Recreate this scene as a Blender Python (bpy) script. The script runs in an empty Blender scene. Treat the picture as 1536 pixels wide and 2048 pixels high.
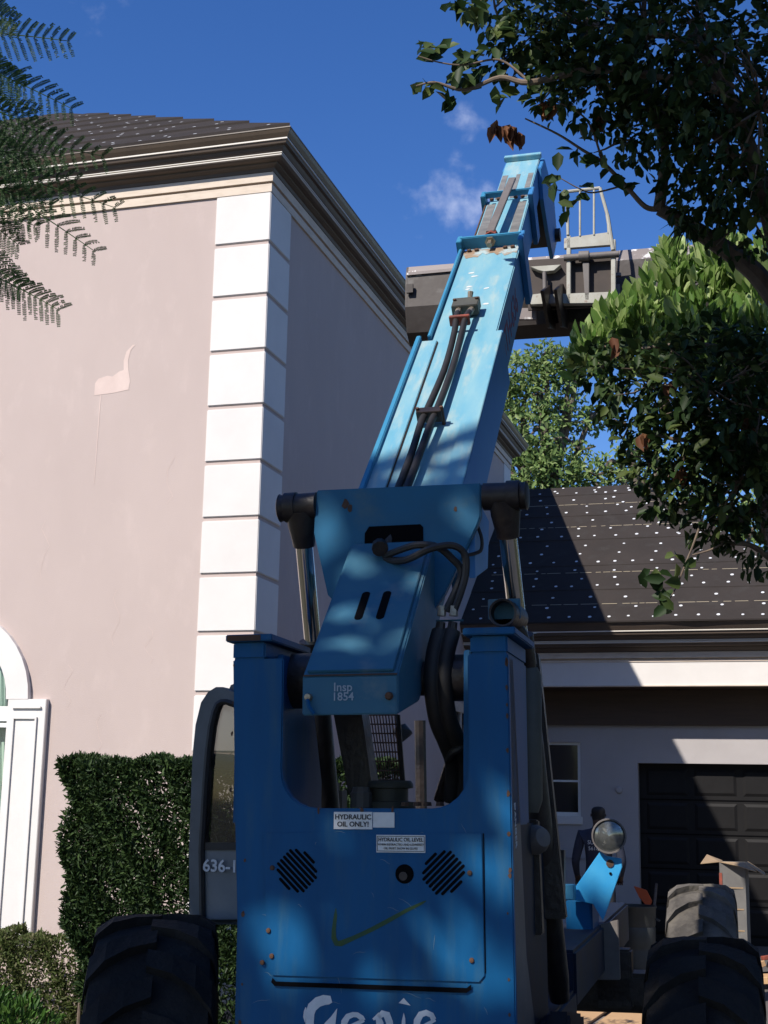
import bpy, bmesh, math, random
import numpy as np
from mathutils import Vector, Matrix, Quaternion
R = math.radians
rng = random.Random(7); nr = np.random.RandomState(11)
sc = bpy.context.scene
col = sc.collection

# ------------------------------------------------------------------ camera
FPX = 2762.2; YAW = R(16.536); PIT = R(11.648); ROL = R(1.0807)
CAM = Vector((0, 0, 1.7))
cf = Vector((-math.sin(YAW)*math.cos(PIT), math.cos(YAW)*math.cos(PIT), math.sin(PIT)))
cr0 = Vector((math.cos(YAW), math.sin(YAW), 0)); cu0 = cr0.cross(cf)
cr = cr0*math.cos(ROL) + cu0*math.sin(ROL); cu = -cr0*math.sin(ROL) + cu0*math.cos(ROL)
cd = bpy.data.cameras.new('camera'); cam = bpy.data.objects.new('camera', cd); col.objects.link(cam)
mw = Matrix.Identity(4)
for i in range(3):
    mw[i][0] = cr[i]; mw[i][1] = cu[i]; mw[i][2] = -cf[i]; mw[i][3] = CAM[i]
cam.matrix_world = mw
cd.sensor_fit = 'AUTO'; cd.sensor_width = 36; cd.lens = 36*FPX/2048; cd.clip_end = 2000; cd.clip_start = .05
sc.camera = cam
def P(x, y, D):                       # survey helper: a point at distance D (metres along the view axis)
    return CAM + (cf + cr*((x-768)/FPX) - cu*((y-1024)/FPX))*D

# ------------------------------------------------------------------ light
SUN = Vector((.5, 1, -1)).normalized()          # travel direction of sunlight
ELEV = math.asin(-SUN.z); AZ = math.atan2(-SUN.x, -SUN.y)
w = bpy.data.worlds.new('World'); sc.world = w; w.use_nodes = True
wn = w.node_tree; wn.nodes.clear()
def N(t, ty, **k):
    n = t.nodes.new(ty)
    for a, b in k.items(): setattr(n, a, b)
    return n
sky = N(wn, 'ShaderNodeTexSky', sky_type='NISHITA', sun_disc=False, sun_elevation=ELEV, sun_rotation=AZ,
        altitude=0, air_density=1.0, dust_density=.35, ozone_density=4.0)
bg = N(wn, 'ShaderNodeBackground'); bg.inputs[1].default_value = .114
out = N(wn, 'ShaderNodeOutputWorld')
hsv = N(wn, 'ShaderNodeHueSaturation'); hsv.inputs['Saturation'].default_value = 1.26; hsv.inputs['Value'].default_value = 1.0; hsv.inputs['Hue'].default_value = .514
wn.links.new(sky.outputs[0], hsv.inputs['Color'])
# thin fair-weather cloud, scattered over the sky by noise on the view direction
tc = N(wn, 'ShaderNodeTexCoord')
cl_dir = (P(925, 395, 1) - CAM).normalized()
nz = N(wn, 'ShaderNodeTexNoise'); nz.inputs['Scale'].default_value = 21; nz.inputs['Detail'].default_value = 6; nz.inputs['Roughness'].default_value = .52
wn.links.new(tc.outputs['Generated'], nz.inputs['Vector'])
def gauss(d, k):
    dt = N(wn, 'ShaderNodeVectorMath', operation='DISTANCE'); dt.inputs[1].default_value = d
    wn.links.new(tc.outputs['Generated'], dt.inputs[0])
    m = N(wn, 'ShaderNodeMapRange', interpolation_type='SMOOTHSTEP'); m.inputs[1].default_value = 0; m.inputs[2].default_value = k; m.inputs[3].default_value = 1; m.inputs[4].default_value = 0
    wn.links.new(dt.outputs['Value'], m.inputs[0]); return m
acc = None
for d, k in ((cl_dir, .072), ((P(945, 318, 1)-CAM).normalized(), .058), (Vector((.7, .5, .5)).normalized(), .3), (Vector((-.9, -.2, .4)).normalized(), .35), (Vector((.1, -.9, .45)).normalized(), .3)):
    g = gauss(d, k)
    if acc is None: acc = g.outputs[0]
    else:
        mx = N(wn, 'ShaderNodeMath', operation='MAXIMUM'); wn.links.new(acc, mx.inputs[0]); wn.links.new(g.outputs[0], mx.inputs[1]); acc = mx.outputs[0]
ad = N(wn, 'ShaderNodeMath', operation='MULTIPLY_ADD'); wn.links.new(acc, ad.inputs[0]); ad.inputs[1].default_value = .34; wn.links.new(nz.outputs['Fac'], ad.inputs[2])
mr = N(wn, 'ShaderNodeMapRange', interpolation_type='SMOOTHSTEP'); mr.inputs[1].default_value = .68; mr.inputs[2].default_value = .96; mr.inputs[4].default_value = .62
wn.links.new(ad.outputs[0], mr.inputs[0])
mixc = N(wn, 'ShaderNodeMix', data_type='RGBA'); wn.links.new(mr.outputs[0], mixc.inputs['Factor'])
wn.links.new(hsv.outputs[0], mixc.inputs[6]); mixc.inputs[7].default_value = (5.6, 6.0, 7.6, 1)
wn.links.new(mixc.outputs[2], bg.inputs[0]); wn.links.new(bg.outputs[0], out.inputs[0])
sl = bpy.data.lights.new('sun', 'SUN'); sl.energy = 4.6; sl.angle = R(.53); sl.color = (1, .93, .84)
so = bpy.data.objects.new('sun', sl); col.objects.link(so); so.rotation_euler = SUN.to_track_quat('-Z', 'Y').to_euler(); so.location = (-5, -10, 12)
vs = sc.view_settings; vs.view_transform = 'Standard'; vs.look = 'None'; vs.gamma = 1; vs.exposure = 0.4; vs.use_curve_mapping = False
sc.render.engine = 'CYCLES'

# ------------------------------------------------------------------ materials
MATS = {}
def mat(name, c, rough=.6, metal=0, c2=None, scale=3, lo=.35, hi=.65, det=5, bump=0, bscale=60, spec=.5, c3=None, scale3=14, lo3=.6, hi3=.72, stretch=None, coat=0):
    m = bpy.data.materials.new(name); m.use_nodes = True; t = m.node_tree
    b = t.nodes['Principled BSDF']; b.inputs['Base Color'].default_value = (*c, 1); b.inputs['Roughness'].default_value = rough
    b.inputs['Metallic'].default_value = metal; b.inputs['Specular IOR Level'].default_value = spec
    if coat: b.inputs['Coat Weight'].default_value = coat
    tcn = N(t, 'ShaderNodeTexCoord'); vec = tcn.outputs['Object']
    if stretch:
        mp = N(t, 'ShaderNodeMapping'); mp.inputs['Scale'].default_value = stretch; t.links.new(vec, mp.inputs[0]); vec = mp.outputs[0]
    src = None
    def layer(base, cc, s, l, h):
        n = N(t, 'ShaderNodeTexNoise'); n.inputs['Scale'].default_value = s; n.inputs['Detail'].default_value = det; n.inputs['Roughness'].default_value = .62
        t.links.new(vec, n.inputs['Vector'])
        r = N(t, 'ShaderNodeMapRange'); r.inputs[1].default_value = l; r.inputs[2].default_value = h; t.links.new(n.outputs['Fac'], r.inputs[0])
        x = N(t, 'ShaderNodeMix', data_type='RGBA'); t.links.new(r.outputs[0], x.inputs['Factor'])
        if base is None: x.inputs[6].default_value = (*c, 1)
        else: t.links.new(base, x.inputs[6])
        x.inputs[7].default_value = (*cc, 1); return x.outputs[2]
    if c2: src = layer(src, c2, scale, lo, hi)
    if c3: src = layer(src, c3, scale3, lo3, hi3)
    if src is not None: t.links.new(src, b.inputs['Base Color'])
    if bump:
        n = N(t, 'ShaderNodeTexNoise'); n.inputs['Scale'].default_value = bscale; n.inputs['Detail'].default_value = 4
        t.links.new(tcn.outputs['Object'], n.inputs['Vector'])
        bu = N(t, 'ShaderNodeBump'); bu.inputs['Strength'].default_value = bump; bu.inputs['Distance'].default_value = .01
        t.links.new(n.outputs['Fac'], bu.inputs['Height']); t.links.new(bu.outputs[0], b.inputs['Normal'])
    MATS[name] = m; return m
def leafmat(name, c1, c2, c3, rough=.45, trans=.3, spec=.5):
    m = bpy.data.materials.new(name); m.use_nodes = True; t = m.node_tree; b = t.nodes['Principled BSDF']
    g = N(t, 'ShaderNodeNewGeometry'); oi = N(t, 'ShaderNodeObjectInfo')
    ad = N(t, 'ShaderNodeMath', operation='ADD'); t.links.new(g.outputs['Random Per Island'], ad.inputs[0]); t.links.new(oi.outputs['Random'], ad.inputs[1])
    fr = N(t, 'ShaderNodeMath', operation='FRACT'); t.links.new(ad.outputs[0], fr.inputs[0])
    rp = N(t, 'ShaderNodeValToRGB'); e = rp.color_ramp.elements
    e[0].color = (*c1, 1); e[1].color = (*c3, 1); e[1].position = 1; k = e.new(.6); k.color = (*c2, 1)
    t.links.new(fr.outputs[0], rp.inputs[0]); t.links.new(rp.outputs[0], b.inputs['Base Color'])
    b.inputs['Roughness'].default_value = rough; b.inputs['Specular IOR Level'].default_value = spec
    tr = N(t, 'ShaderNodeBsdfTranslucent'); t.links.new(rp.outputs[0], tr.inputs[0])
    mx = N(t, 'ShaderNodeMixShader'); mx.inputs[0].default_value = trans
    t.links.new(b.outputs[0], mx.inputs[1]); t.links.new(tr.outputs[0], mx.inputs[2]); t.links.new(mx.outputs[0], t.nodes['Material Output'].inputs[0])
    MATS[name] = m; return m
def glassmat(name, tint, op):
    m = bpy.data.materials.new(name); m.use_nodes = True; t = m.node_tree; t.nodes.remove(t.nodes['Principled BSDF'])
    tr = N(t, 'ShaderNodeBsdfTransparent'); tr.inputs[0].default_value = (*tint, 1)
    gl = N(t, 'ShaderNodeBsdfGlossy'); gl.inputs['Roughness'].default_value = .04
    df = N(t, 'ShaderNodeBsdfDiffuse'); df.inputs[0].default_value = (.12, .12, .12, 1)
    fr = N(t, 'ShaderNodeFresnel'); fr.inputs[0].default_value = 1.5
    m1 = N(t, 'ShaderNodeMixShader'); m1.inputs[0].default_value = op; t.links.new(tr.outputs[0], m1.inputs[1]); t.links.new(df.outputs[0], m1.inputs[2])
    m2 = N(t, 'ShaderNodeMixShader'); t.links.new(fr.outputs[0], m2.inputs[0]); t.links.new(m1.outputs[0], m2.inputs[1]); t.links.new(gl.outputs[0], m2.inputs[2])
    t.links.new(m2.outputs[0], t.nodes['Material Output'].inputs[0]); MATS[name] = m; return m

mat('stucco', (.525, .435, .402), .9, c2=(.485, .40, .37), scale=1.1, lo=.3, hi=.7, bump=.4, bscale=210, spec=.2, c3=(.56, .465, .43), scale3=3.1, lo3=.56, hi3=.8, stretch=(1.4, 1.4, .7), det=9)
mat('stucco_grey', (.44, .415, .415), .9, c2=(.40, .375, .375), scale=1.5, bump=.25, bscale=170, spec=.2)
mat('white_plaster', (.715, .69, .665), .75, c2=(.66, .635, .61), scale=2.5, lo=.35, hi=.75, bump=.12, bscale=120, spec=.25)
mat('patch_paint', (.66, .535, .485), .85, c2=(.60, .48, .435), scale=6, spec=.2)
mat('cream_band', (.66, .56, .46), .75, c2=(.54, .45, .36), scale=6, lo=.45, hi=.75, spec=.3, stretch=(1, 1, 4), c3=(.35, .27, .2), scale3=25, lo3=.68, hi3=.78)
mat('brown_trim', (.125, .092, .070), .6, c2=(.09, .068, .053), scale=4, spec=.4, stretch=(.4, .4, 3))
mat('gutter_brown', (.115, .085, .06), .4, c2=(.09, .067, .05), scale=3)
mat('light_edge', (.62, .58, .52), .5)
mat('felt', (.046, .039, .036), .95, c2=(.036, .031, .029), scale=2, bump=.5, bscale=260, spec=.12, c3=(.055, .050, .047), scale3=4, lo3=.52, hi3=.8)
mat('nail_cap', (.68, .70, .72), .6, c2=(.50, .51, .52), scale=3)
mat('chalk', (.42, .36, .25), .9)
mat('dark_brown', (.10, .066, .046), .8, c2=(.08, .053, .037), scale=5, stretch=(.3, 1, 4))
mat('door_black', (.0055, .005, .0055), .6, spec=.25, c2=(.008, .0075, .008), scale=6)
mat('window_white', (.78, .78, .76), .45)
mat('curtain', (.50, .58, .53), .9)
mat('dark_room', (.01, .011, .012), .9)
glassmat('window_glass', (.86, .95, .91), .05)
mat('dark_glass', (.008, .009, .011), .08, spec=.6)
glassmat('cab_glass', (.44, .43, .42), .10)
# machine
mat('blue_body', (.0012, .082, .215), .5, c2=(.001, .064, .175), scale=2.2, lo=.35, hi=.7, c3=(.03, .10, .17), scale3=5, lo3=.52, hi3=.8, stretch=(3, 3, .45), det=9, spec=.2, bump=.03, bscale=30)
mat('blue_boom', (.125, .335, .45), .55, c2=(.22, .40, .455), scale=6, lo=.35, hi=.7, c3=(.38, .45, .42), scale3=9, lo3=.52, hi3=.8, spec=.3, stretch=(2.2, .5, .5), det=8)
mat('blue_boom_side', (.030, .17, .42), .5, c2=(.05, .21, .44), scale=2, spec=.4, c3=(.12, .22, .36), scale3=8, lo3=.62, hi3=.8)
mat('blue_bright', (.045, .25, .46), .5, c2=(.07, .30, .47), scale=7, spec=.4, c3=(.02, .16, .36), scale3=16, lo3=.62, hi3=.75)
mat('blue_saddle', (.012, .125, .245), .5, c2=(.02, .11, .20), scale=3, spec=.25, c3=(.07, .14, .18), scale3=7, lo3=.55, hi3=.8)
mat('blue_edge', (.035, .20, .36), .5, c2=(.05, .23, .37), scale=7, spec=.3, c3=(.14, .12, .10), scale3=16, lo3=.66, hi3=.75)
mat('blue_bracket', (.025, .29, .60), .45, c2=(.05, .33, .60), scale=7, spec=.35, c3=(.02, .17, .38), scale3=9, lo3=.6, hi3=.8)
mat('blue_cover', (.050, .145, .20), .55, c2=(.025, .115, .20), scale=3, spec=.25, c3=(.15, .20, .21), scale3=6, lo3=.55, hi3=.8)
mat('rust_stain', (.30, .22, .15), .8, c2=(.20, .12, .07), scale=18, c3=(.34, .44, .46), scale3=12, lo3=.48, hi3=.62)
mat('scratch_blue', (.10, .17, .23), .7)
mat('rust', (.10, .045, .022), .85, c2=(.055, .032, .022), scale=20)
mat('red_iron', (.30, .06, .035), .8, c2=(.15, .05, .035), scale=25)
mat('black_rubber', (.012, .011, .011), .6, c2=(.02, .018, .017), scale=12)
mat('grease_black', (.014, .010, .010), .45, c2=(.03, .022, .018), scale=18, bump=.3, bscale=40)
mat('chrome', (.62, .60, .55), .16, metal=1)
mat('fitting', (.42, .36, .27), .4, metal=.6, c2=(.25, .2, .14), scale=40)
mat('olive_steel', (.075, .075, .06), .6, c2=(.05, .05, .043), scale=6)
mat('grey_plate', (.16, .145, .135), .6, c2=(.12, .105, .10), scale=6, c3=(.2, .1, .06), scale3=18, lo3=.66, hi3=.76)
mat('hole_black', (.004, .004, .005), .9, spec=.05)
mat('white_label', (.66, .67, .66), .5, c2=(.58, .59, .58), scale=20)
mat('print_black', (.02, .02, .025), .6)
mat('paint_white', (.66, .68, .70), .6, c2=(.5, .53, .56), scale=14)
mat('chalk_white', (.30, .36, .42), .9)
mat('green_spray', (.038, .080, .020), .8, c2=(.022, .07, .04), scale=30)
mat('red_letter', (.30, .06, .08), .7, c2=(.12, .08, .2), scale=35, lo=.45, hi=.6)
mat('cab_grey', (.16, .185, .21), .5, c2=(.12, .14, .16), scale=4, c3=(.24, .26, .27), scale3=5, lo3=.55, hi3=.8)
mat('cab_trim', (.10, .115, .13), .5, c2=(.075, .085, .095), scale=8)
mat('tyre_shaded', (.013, .012, .012), .9, c2=(.035, .032, .028), scale=5, lo=.4, hi=.8, bump=.5, bscale=60, spec=.2)  # darker copy of the dusty rubber, shade put into its colour
mat('tyre', (.06, .055, .05), .9, c2=(.20, .18, .15), scale=5, lo=.35, hi=.75, bump=.5, bscale=60, spec=.2)  # same dusty rubber, kept lighter for the sunlit front wheel
mat('frame_dark', (.010, .020, .045), .6, c2=(.02, .022, .03), scale=6, c3=(.05, .035, .03), scale3=15, lo3=.62, hi3=.75, spec=.2)
mat('rim', (.10, .10, .095), .6, c2=(.05, .05, .05), scale=8)
mat('bucket_steel', (.050, .042, .038), .6, metal=.1, c2=(.030, .022, .019), scale=5, c3=(.12, .115, .11), scale3=4, lo3=.58, hi3=.75, bump=.1, bscale=25)
mat('bucket_edge', (.19, .165, .16), .5, metal=.2, c2=(.17, .145, .14), scale=6, c3=(.62, .62, .62), scale3=7, lo3=.56, hi3=.62)
mat('bucket_under', (.05, .036, .030), .7, c2=(.035, .026, .022), scale=7)
mat('carriage_grey', (.42, .42, .37), .6, c2=(.34, .33, .28), scale=9, c3=(.22, .12, .08), scale3=22, lo3=.64, hi3=.74)
mat('lamp_glass', (.25, .26, .25), .12, metal=.7, c2=(.10, .11, .11), scale=16, c3=(.6, .6, .55), scale3=22, lo3=.6, hi3=.7)
mat('wear_strip', (.20, .20, .19), .6, c2=(.12, .12, .12), scale=9, stretch=(1, 1, 3))
# others
mat('bark', (.14, .11, .085), .9, c2=(.07, .055, .045), scale=9, bump=.6, bscale=30, stretch=(2, 2, .6), c3=(.30, .26, .21), scale3=12, lo3=.6, hi3=.75)
mat('twig', (.20, .15, .11), .85, c2=(.12, .09, .07), scale=20)
mat('plywood', (.56, .36, .19), .8, c2=(.48, .30, .155), scale=4, stretch=(1, 6, 1), c3=(.36, .22, .12), scale3=9, lo3=.64, hi3=.8)
mat('cardboard', (.34, .245, .15), .85, c2=(.29, .2, .12), scale=7)
mat('box_white', (.16, .155, .145), .8, c2=(.12, .115, .11), scale=5)
mat('bin_grey', (.05, .052, .05), .5, c2=(.035, .037, .035), scale=6)
mat('orange_paint', (.55, .09, .02), .6)
mat('driveway', (.13, .12, .11), .9, c2=(.10, .092, .085), scale=2, bump=.3, bscale=60)
mat('paver', (.23, .205, .18), .9, c2=(.17, .15, .135), scale=3, bump=.3, bscale=60)
mat('soil', (.07, .055, .04), .95, c2=(.04, .045, .02), scale=3, bump=.5, bscale=30)
mat('skin_dark', (.055, .030, .022), .6); mat('hair', (.008, .007, .007), .8)
mat('navy_cloth', (.022, .028, .052), .9, bump=.3, bscale=25); mat('trouser', (.03, .03, .036), .9)
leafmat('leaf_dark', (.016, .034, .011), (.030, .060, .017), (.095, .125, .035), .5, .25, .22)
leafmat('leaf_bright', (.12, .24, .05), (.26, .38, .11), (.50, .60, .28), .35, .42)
leafmat('leaf_far', (.11, .18, .055), (.18, .27, .085), (.31, .38, .16), .6, .35, .2)
leafmat('leaf_brown', (.13, .055, .03), (.20, .09, .045), (.28, .14, .07), .7, .3, .2)
leafmat('leaf_hedge', (.014, .030, .010), (.028, .056, .016), (.06, .10, .03), .5, .2, .3)
leafmat('leaf_low', (.05, .07, .02), (.08, .11, .03), (.16, .15, .08), .6, .25, .2)
leafmat('leaf_bush', (.03, .075, .015), (.05, .12, .02), (.10, .19, .04), .45, .3, .3)
leafmat('leaf_fern', (.017, .050, .014), (.032, .078, .022), (.07, .125, .04), .5, .25, .3)
leafmat('leaf_grey', (.06, .075, .05), (.09, .11, .075), (.14, .16, .11), .6, .2, .2)
leafmat('petal', (.35, .04, .01), (.45, .09, .02), (.5, .2, .03), .6, .3, .2)

# ------------------------------------------------------------------ builders
def smooth_path(pts, n=6):
    pts = [Vector(p) for p in pts]; res = []
    for i in range(len(pts)-1):
        p0, p1, p2, p3 = pts[max(i-1, 0)], pts[i], pts[i+1], pts[min(i+2, len(pts)-1)]
        for k in range(n):
            t = k/n; res.append(.5*((2*p1)+(p2-p0)*t+(2*p0-5*p1+4*p2-p3)*t*t+(3*p1-p0-3*p2+p3)*t**3))
    res.append(pts[-1]); return res
class MB:
    def __init__(s): s.v = []; s.f = []
    def add(s, vs, fs):
        o = len(s.v); s.v += [tuple(p) for p in vs]; s.f += [tuple(i+o for i in f) for f in fs]; return s
    def box(s, lo, hi):
        x0, y0, z0 = lo; x1, y1, z1 = hi
        return s.add([(x0,y0,z0),(x1,y0,z0),(x1,y1,z0),(x0,y1,z0),(x0,y0,z1),(x1,y0,z1),(x1,y1,z1),(x0,y1,z1)],
                     [(0,3,2,1),(4,5,6,7),(0,1,5,4),(1,2,6,5),(2,3,7,6),(3,0,4,7)])
    def prism(s, pts, off):                      # pts: 3-D polygon, off: extrusion vector
        n = len(pts); off = Vector(off); pts = [Vector(p) for p in pts]
        return s.add(pts + [p+off for p in pts], [tuple(range(n))[::-1], tuple(range(n, 2*n))] + [(i, (i+1) % n, n+(i+1) % n, n+i) for i in range(n)])
    def hexa(s, a, b):                            # two quads joined
        return s.add(list(a)+list(b), [(3,2,1,0),(4,5,6,7)]+[(i,(i+1)%4,4+(i+1)%4,4+i) for i in range(4)])
    def tube(s, path, rad, n=8, cap=True):
        path = [Vector(p) for p in path]; m = len(path); rs = rad if isinstance(rad, (list, tuple)) else [rad]*m
        o = len(s.v); prev = None
        for i, p in enumerate(path):
            t = (path[min(i+1, m-1)] - path[max(i-1, 0)]).normalized()
            if prev is None:
                a = Vector((0, 0, 1)) if abs(t.z) < .9 else Vector((1, 0, 0)); u = t.cross(a).normalized()
            else: u = (prev - t*prev.dot(t)).normalized()
            prev = u; v = t.cross(u)
            for k in range(n):
                an = 2*math.pi*k/n; s.v.append(tuple(p + (u*math.cos(an)+v*math.sin(an))*rs[i]))
        for i in range(m-1):
            for k in range(n):
                s.f.append((o+i*n+k, o+i*n+(k+1) % n, o+(i+1)*n+(k+1) % n, o+(i+1)*n+k))
        if cap: s.f.append(tuple(o+k for k in range(n))[::-1]); s.f.append(tuple(o+(m-1)*n+k for k in range(n)))
        return s
    def cyl(s, p0, p1, r, n=16): return s.tube([p0, p1], r, n)
    def lathe(s, prof, c, ax, n=32):              # prof: (radius, along-axis)
        c = Vector(c); ax = Vector(ax).normalized(); u = ax.orthogonal().normalized(); v = ax.cross(u); o = len(s.v); m = len(prof)
        for k in range(n):
            an = 2*math.pi*k/n; d = u*math.cos(an)+v*math.sin(an)
            for r, z in prof: s.v.append(tuple(c + d*r + ax*z))
        for k in range(n):
            for i in range(m-1): s.f.append((o+k*m+i, o+((k+1) % n)*m+i, o+((k+1) % n)*m+i+1, o+k*m+i+1))
        return s
    def build(s, name, mt, parent=None, smooth=False, bevel=0, seg=2):
        me = bpy.data.meshes.new(name); me.from_pydata(s.v, [], s.f); me.validate()
        bm = bmesh.new(); bm.from_mesh(me); bmesh.ops.recalc_face_normals(bm, faces=bm.faces)
        if bevel:
            es = [e for e in bm.edges if len(e.link_faces) == 2 and e.calc_face_angle(0) > .6]
            bmesh.ops.bevel(bm, geom=es, offset=bevel, segments=seg, affect='EDGES', clamp_overlap=True)
        bm.to_mesh(me); bm.free()
        for m_ in (mt if isinstance(mt, (list, tuple)) else [mt]): me.materials.append(MATS[m_])
        if smooth:
            me.polygons.foreach_set('use_smooth', [True]*len(me.polygons))
            try: me.set_sharp_from_angle(angle=R(40))
            except Exception: pass
        return link(name, me, parent)
def link(name, me, parent=None):
    o = bpy.data.objects.new(name, me); col.objects.link(o)
    if parent is not None: o.parent = parent
    return o
def tag(o, label=None, cat=None, group=None, kind=None):
    if label: o['label'] = label
    if cat: o['category'] = cat
    if group: o['group'] = group
    if kind: o['kind'] = kind
    return o
def empty(name, loc, label, cat, group=None):
    o = bpy.data.objects.new(name, None); col.objects.link(o); o.location = loc; o.empty_display_size = .2
    return tag(o, label, cat, group)
def B(name, mt, parent, lo, hi, bevel=0): return MB().box(lo, hi).build(name, mt, parent, bevel=bevel)
def text(name, s, size, mt, parent, origin, ex, ey, depth=.0008, bold=0, sx=1, align='CENTER'):
    cu_ = bpy.data.curves.new(name, 'FONT'); cu_.body = s; cu_.size = size; cu_.align_x = align; cu_.extrude = depth; cu_.offset = bold; cu_.resolution_u = 3
    o = bpy.data.objects.new(name+'_curve', cu_); col.objects.link(o); bpy.context.view_layer.update()
    me = bpy.data.meshes.new_from_object(o.evaluated_get(bpy.context.evaluated_depsgraph_get())); bpy.data.objects.remove(o)
    ex = Vector(ex).normalized(); ey = Vector(ey).normalized(); ez = ex.cross(ey); og = Vector(origin)
    for v in me.vertices: v.co = og + ex*(v.co.x*sx) + ey*v.co.y + ez*v.co.z
    me.materials.clear(); me.materials.append(MATS[mt]); me.name = name
    return link(name, me, parent)
# leaves ------------------------------------------------------------
def rand_dirs(n): d = nr.normal(size=(n, 3)); return d/np.linalg.norm(d, axis=1)[:, None]
def leaf_arrays(pos, tip, nrm, L, W, fold=.18):
    # six-point folded leaf blades
    n = len(pos); side = np.cross(tip, nrm); side /= (np.linalg.norm(side, axis=1)[:, None]+1e-9); nn = np.cross(side, tip)
    L = np.broadcast_to(np.asarray(L, float), (n,))[:, None]; W = np.broadcast_to(np.asarray(W, float), (n,))[:, None]
    out_ = np.empty((n, 6, 3))
    out_[:, 0] = pos; out_[:, 3] = pos + tip*L - nn*W*.1
    for k, (t, wd) in zip((1, 2), ((.32, .85), (.70, .72))):
        up = nn*(W*fold)
        out_[:, k] = pos + tip*L*t + side*W*.5*wd + up; out_[:, 6-k] = pos + tip*L*t - side*W*.5*wd + up
    return out_
LF = np.array([[0, 1, 2, 3], [0, 3, 4, 5]])
def leaf_mesh(name, arr, mt):
    n = len(arr); me = bpy.data.meshes.new(name)
    me.vertices.add(n*6); me.vertices.foreach_set('co', arr.reshape(-1))
    f = (LF[None]+np.arange(n)[:, None, None]*6).reshape(-1)
    me.loops.add(len(f)); me.loops.foreach_set('vertex_index', f.astype(np.int32))
    me.polygons.add(n*2); me.polygons.foreach_set('loop_start', np.arange(0, n*8, 4, dtype=np.int32)); me.polygons.foreach_set('loop_total', np.full(n*2, 4, np.int32))
    me.materials.append(MATS[mt]); me.update(calc_edges=True); me.validate(); return me
def ball(c, r, n, shell=.5, sq=(1, 1, 1)):
    d = rand_dirs(n); rr = nr.rand(n)**(1/3)*(1-shell) + shell*nr.uniform(.75, 1.05, n)
    lump = 1 + .25*np.sin(d[:, 0]*5+c[0]*7)*np.cos(d[:, 2]*6+c[1]*5)
    return np.asarray(c) + d*(rr*r*lump)[:, None]*np.asarray(sq), d

# ------------------------------------------------------------------ setting
tag(MB().add([(-400,-400,0),(400,-400,0),(400,400,0),(-400,400,0)], [(0,1,2,3)]).build('ground', 'soil'), kind='structure')
tag(MB().add([(-3.3,-12,.012),(9,-12,.012),(9,18,.012),(-3.3,18,.012)], [(0,1,2,3)]).build('driveway', 'driveway'), kind='structure')
dr = bpy.data.objects['driveway']
pv = MB().box((-.098, -.048, 0), (.098, .048, .012)).build('paver', 'paver', dr, bevel=.004, seg=1); pv.location = (-1.6, 12.9, .013)
k = 0
for j in range(20):
    for i in range(12):
        if k >= 239: break
        o = pv.copy(); col.objects.link(o); o.parent = dr; o.location = (-2.3+i*.202+(j % 2)*.1, 9.6+j*.102+rng.uniform(-.002, .002), .013); o.rotation_euler.z = rng.uniform(-.01, .01); k += 1

# ------------------------------------------------------------------ house
WX, WY = -4.0, 10.0                       # faces of the quoins
house = empty('house', (-8, 15, 0), 'two-storey pinkish stucco house with white corner quoins at left', 'house')
def H(mb, name, mt, parent=house, **k):
    q = house.location
    mb.v = [(x-q.x, y-q.y, z-q.z) for x, y, z in mb.v] if parent is house else mb.v
    return mb.build(name, mt, parent, **k)
H0 = house.location.copy()
def HP(mb, name, mt, part, **k):          # sub-part: the part's frame is the house's frame
    mb.v = [(x-H0.x, y-H0.y, z-H0.z) for x, y, z in mb.v]; return mb.build(name, mt, part, **k)
# front wall with an arched opening for the window
AX, AZ0, RI, RO = -6.66, 2.42, .53, .73
wy = WY+.014; t_ = .25
def arc(r, n=20): return [(AX+r*math.cos(math.pi*k/n), AZ0+r*math.sin(math.pi*k/n)) for k in range(n+1)]
m = MB()
pts = arc(RI)
# strips: right of window, left, below, above
m.add([(AX+RI, wy, 0), (WX-.014, wy, 0), (WX-.014, wy, 6.75), (AX+RI, wy, 6.75)], [(0, 1, 2, 3)])
m.add([(-13, wy, 0), (AX-RI, wy, 0), (AX-RI, wy, 6.75), (-13, wy, 6.75)], [(0, 1, 2, 3)])
m.add([(AX-RI, wy, 0), (AX+RI, wy, 0), (AX+RI, wy, .62), (AX-RI, wy, .62)], [(0, 1, 2, 3)])
for a, b in zip(pts[:-1], pts[1:]):
    m.add([(a[0], wy, a[1]), (b[0], wy, b[1]), (b[0], wy, 6.75), (a[0], wy, 6.75)], [(3, 2, 1, 0)])
    m.add([(a[0], wy, a[1]), (b[0], wy, b[1]), (b[0], wy+t_, b[1]), (a[0], wy+t_, a[1])], [(0, 1, 2, 3)])
for sx in (AX-RI, AX+RI): m.add([(sx, wy, .62), (sx, wy+t_, .62), (sx, wy+t_, AZ0), (sx, wy, AZ0)], [(0, 1, 2, 3)])
front_wall = H(m, 'front_wall', 'stucco')
m = MB().add([(WX-.014, wy, 0), (WX-.014, 20.2, 0), (WX-.014, 20.2, 6.75), (WX-.014, wy, 6.75)], [(0, 1, 2, 3)])
m.add([(WX-.014, 20.2, 0), (-13, 20.2, 0), (-13, 20.2, 6.75), (WX-.014, 20.2, 6.75)], [(0, 1, 2, 3)])
m.add([(-13, 20.2, 0), (-13, wy, 0), (-13, wy, 6.75), (-13, 20.2, 6.75)], [(0, 1, 2, 3)])
H(m, 'side_wall', 'stucco')
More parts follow.
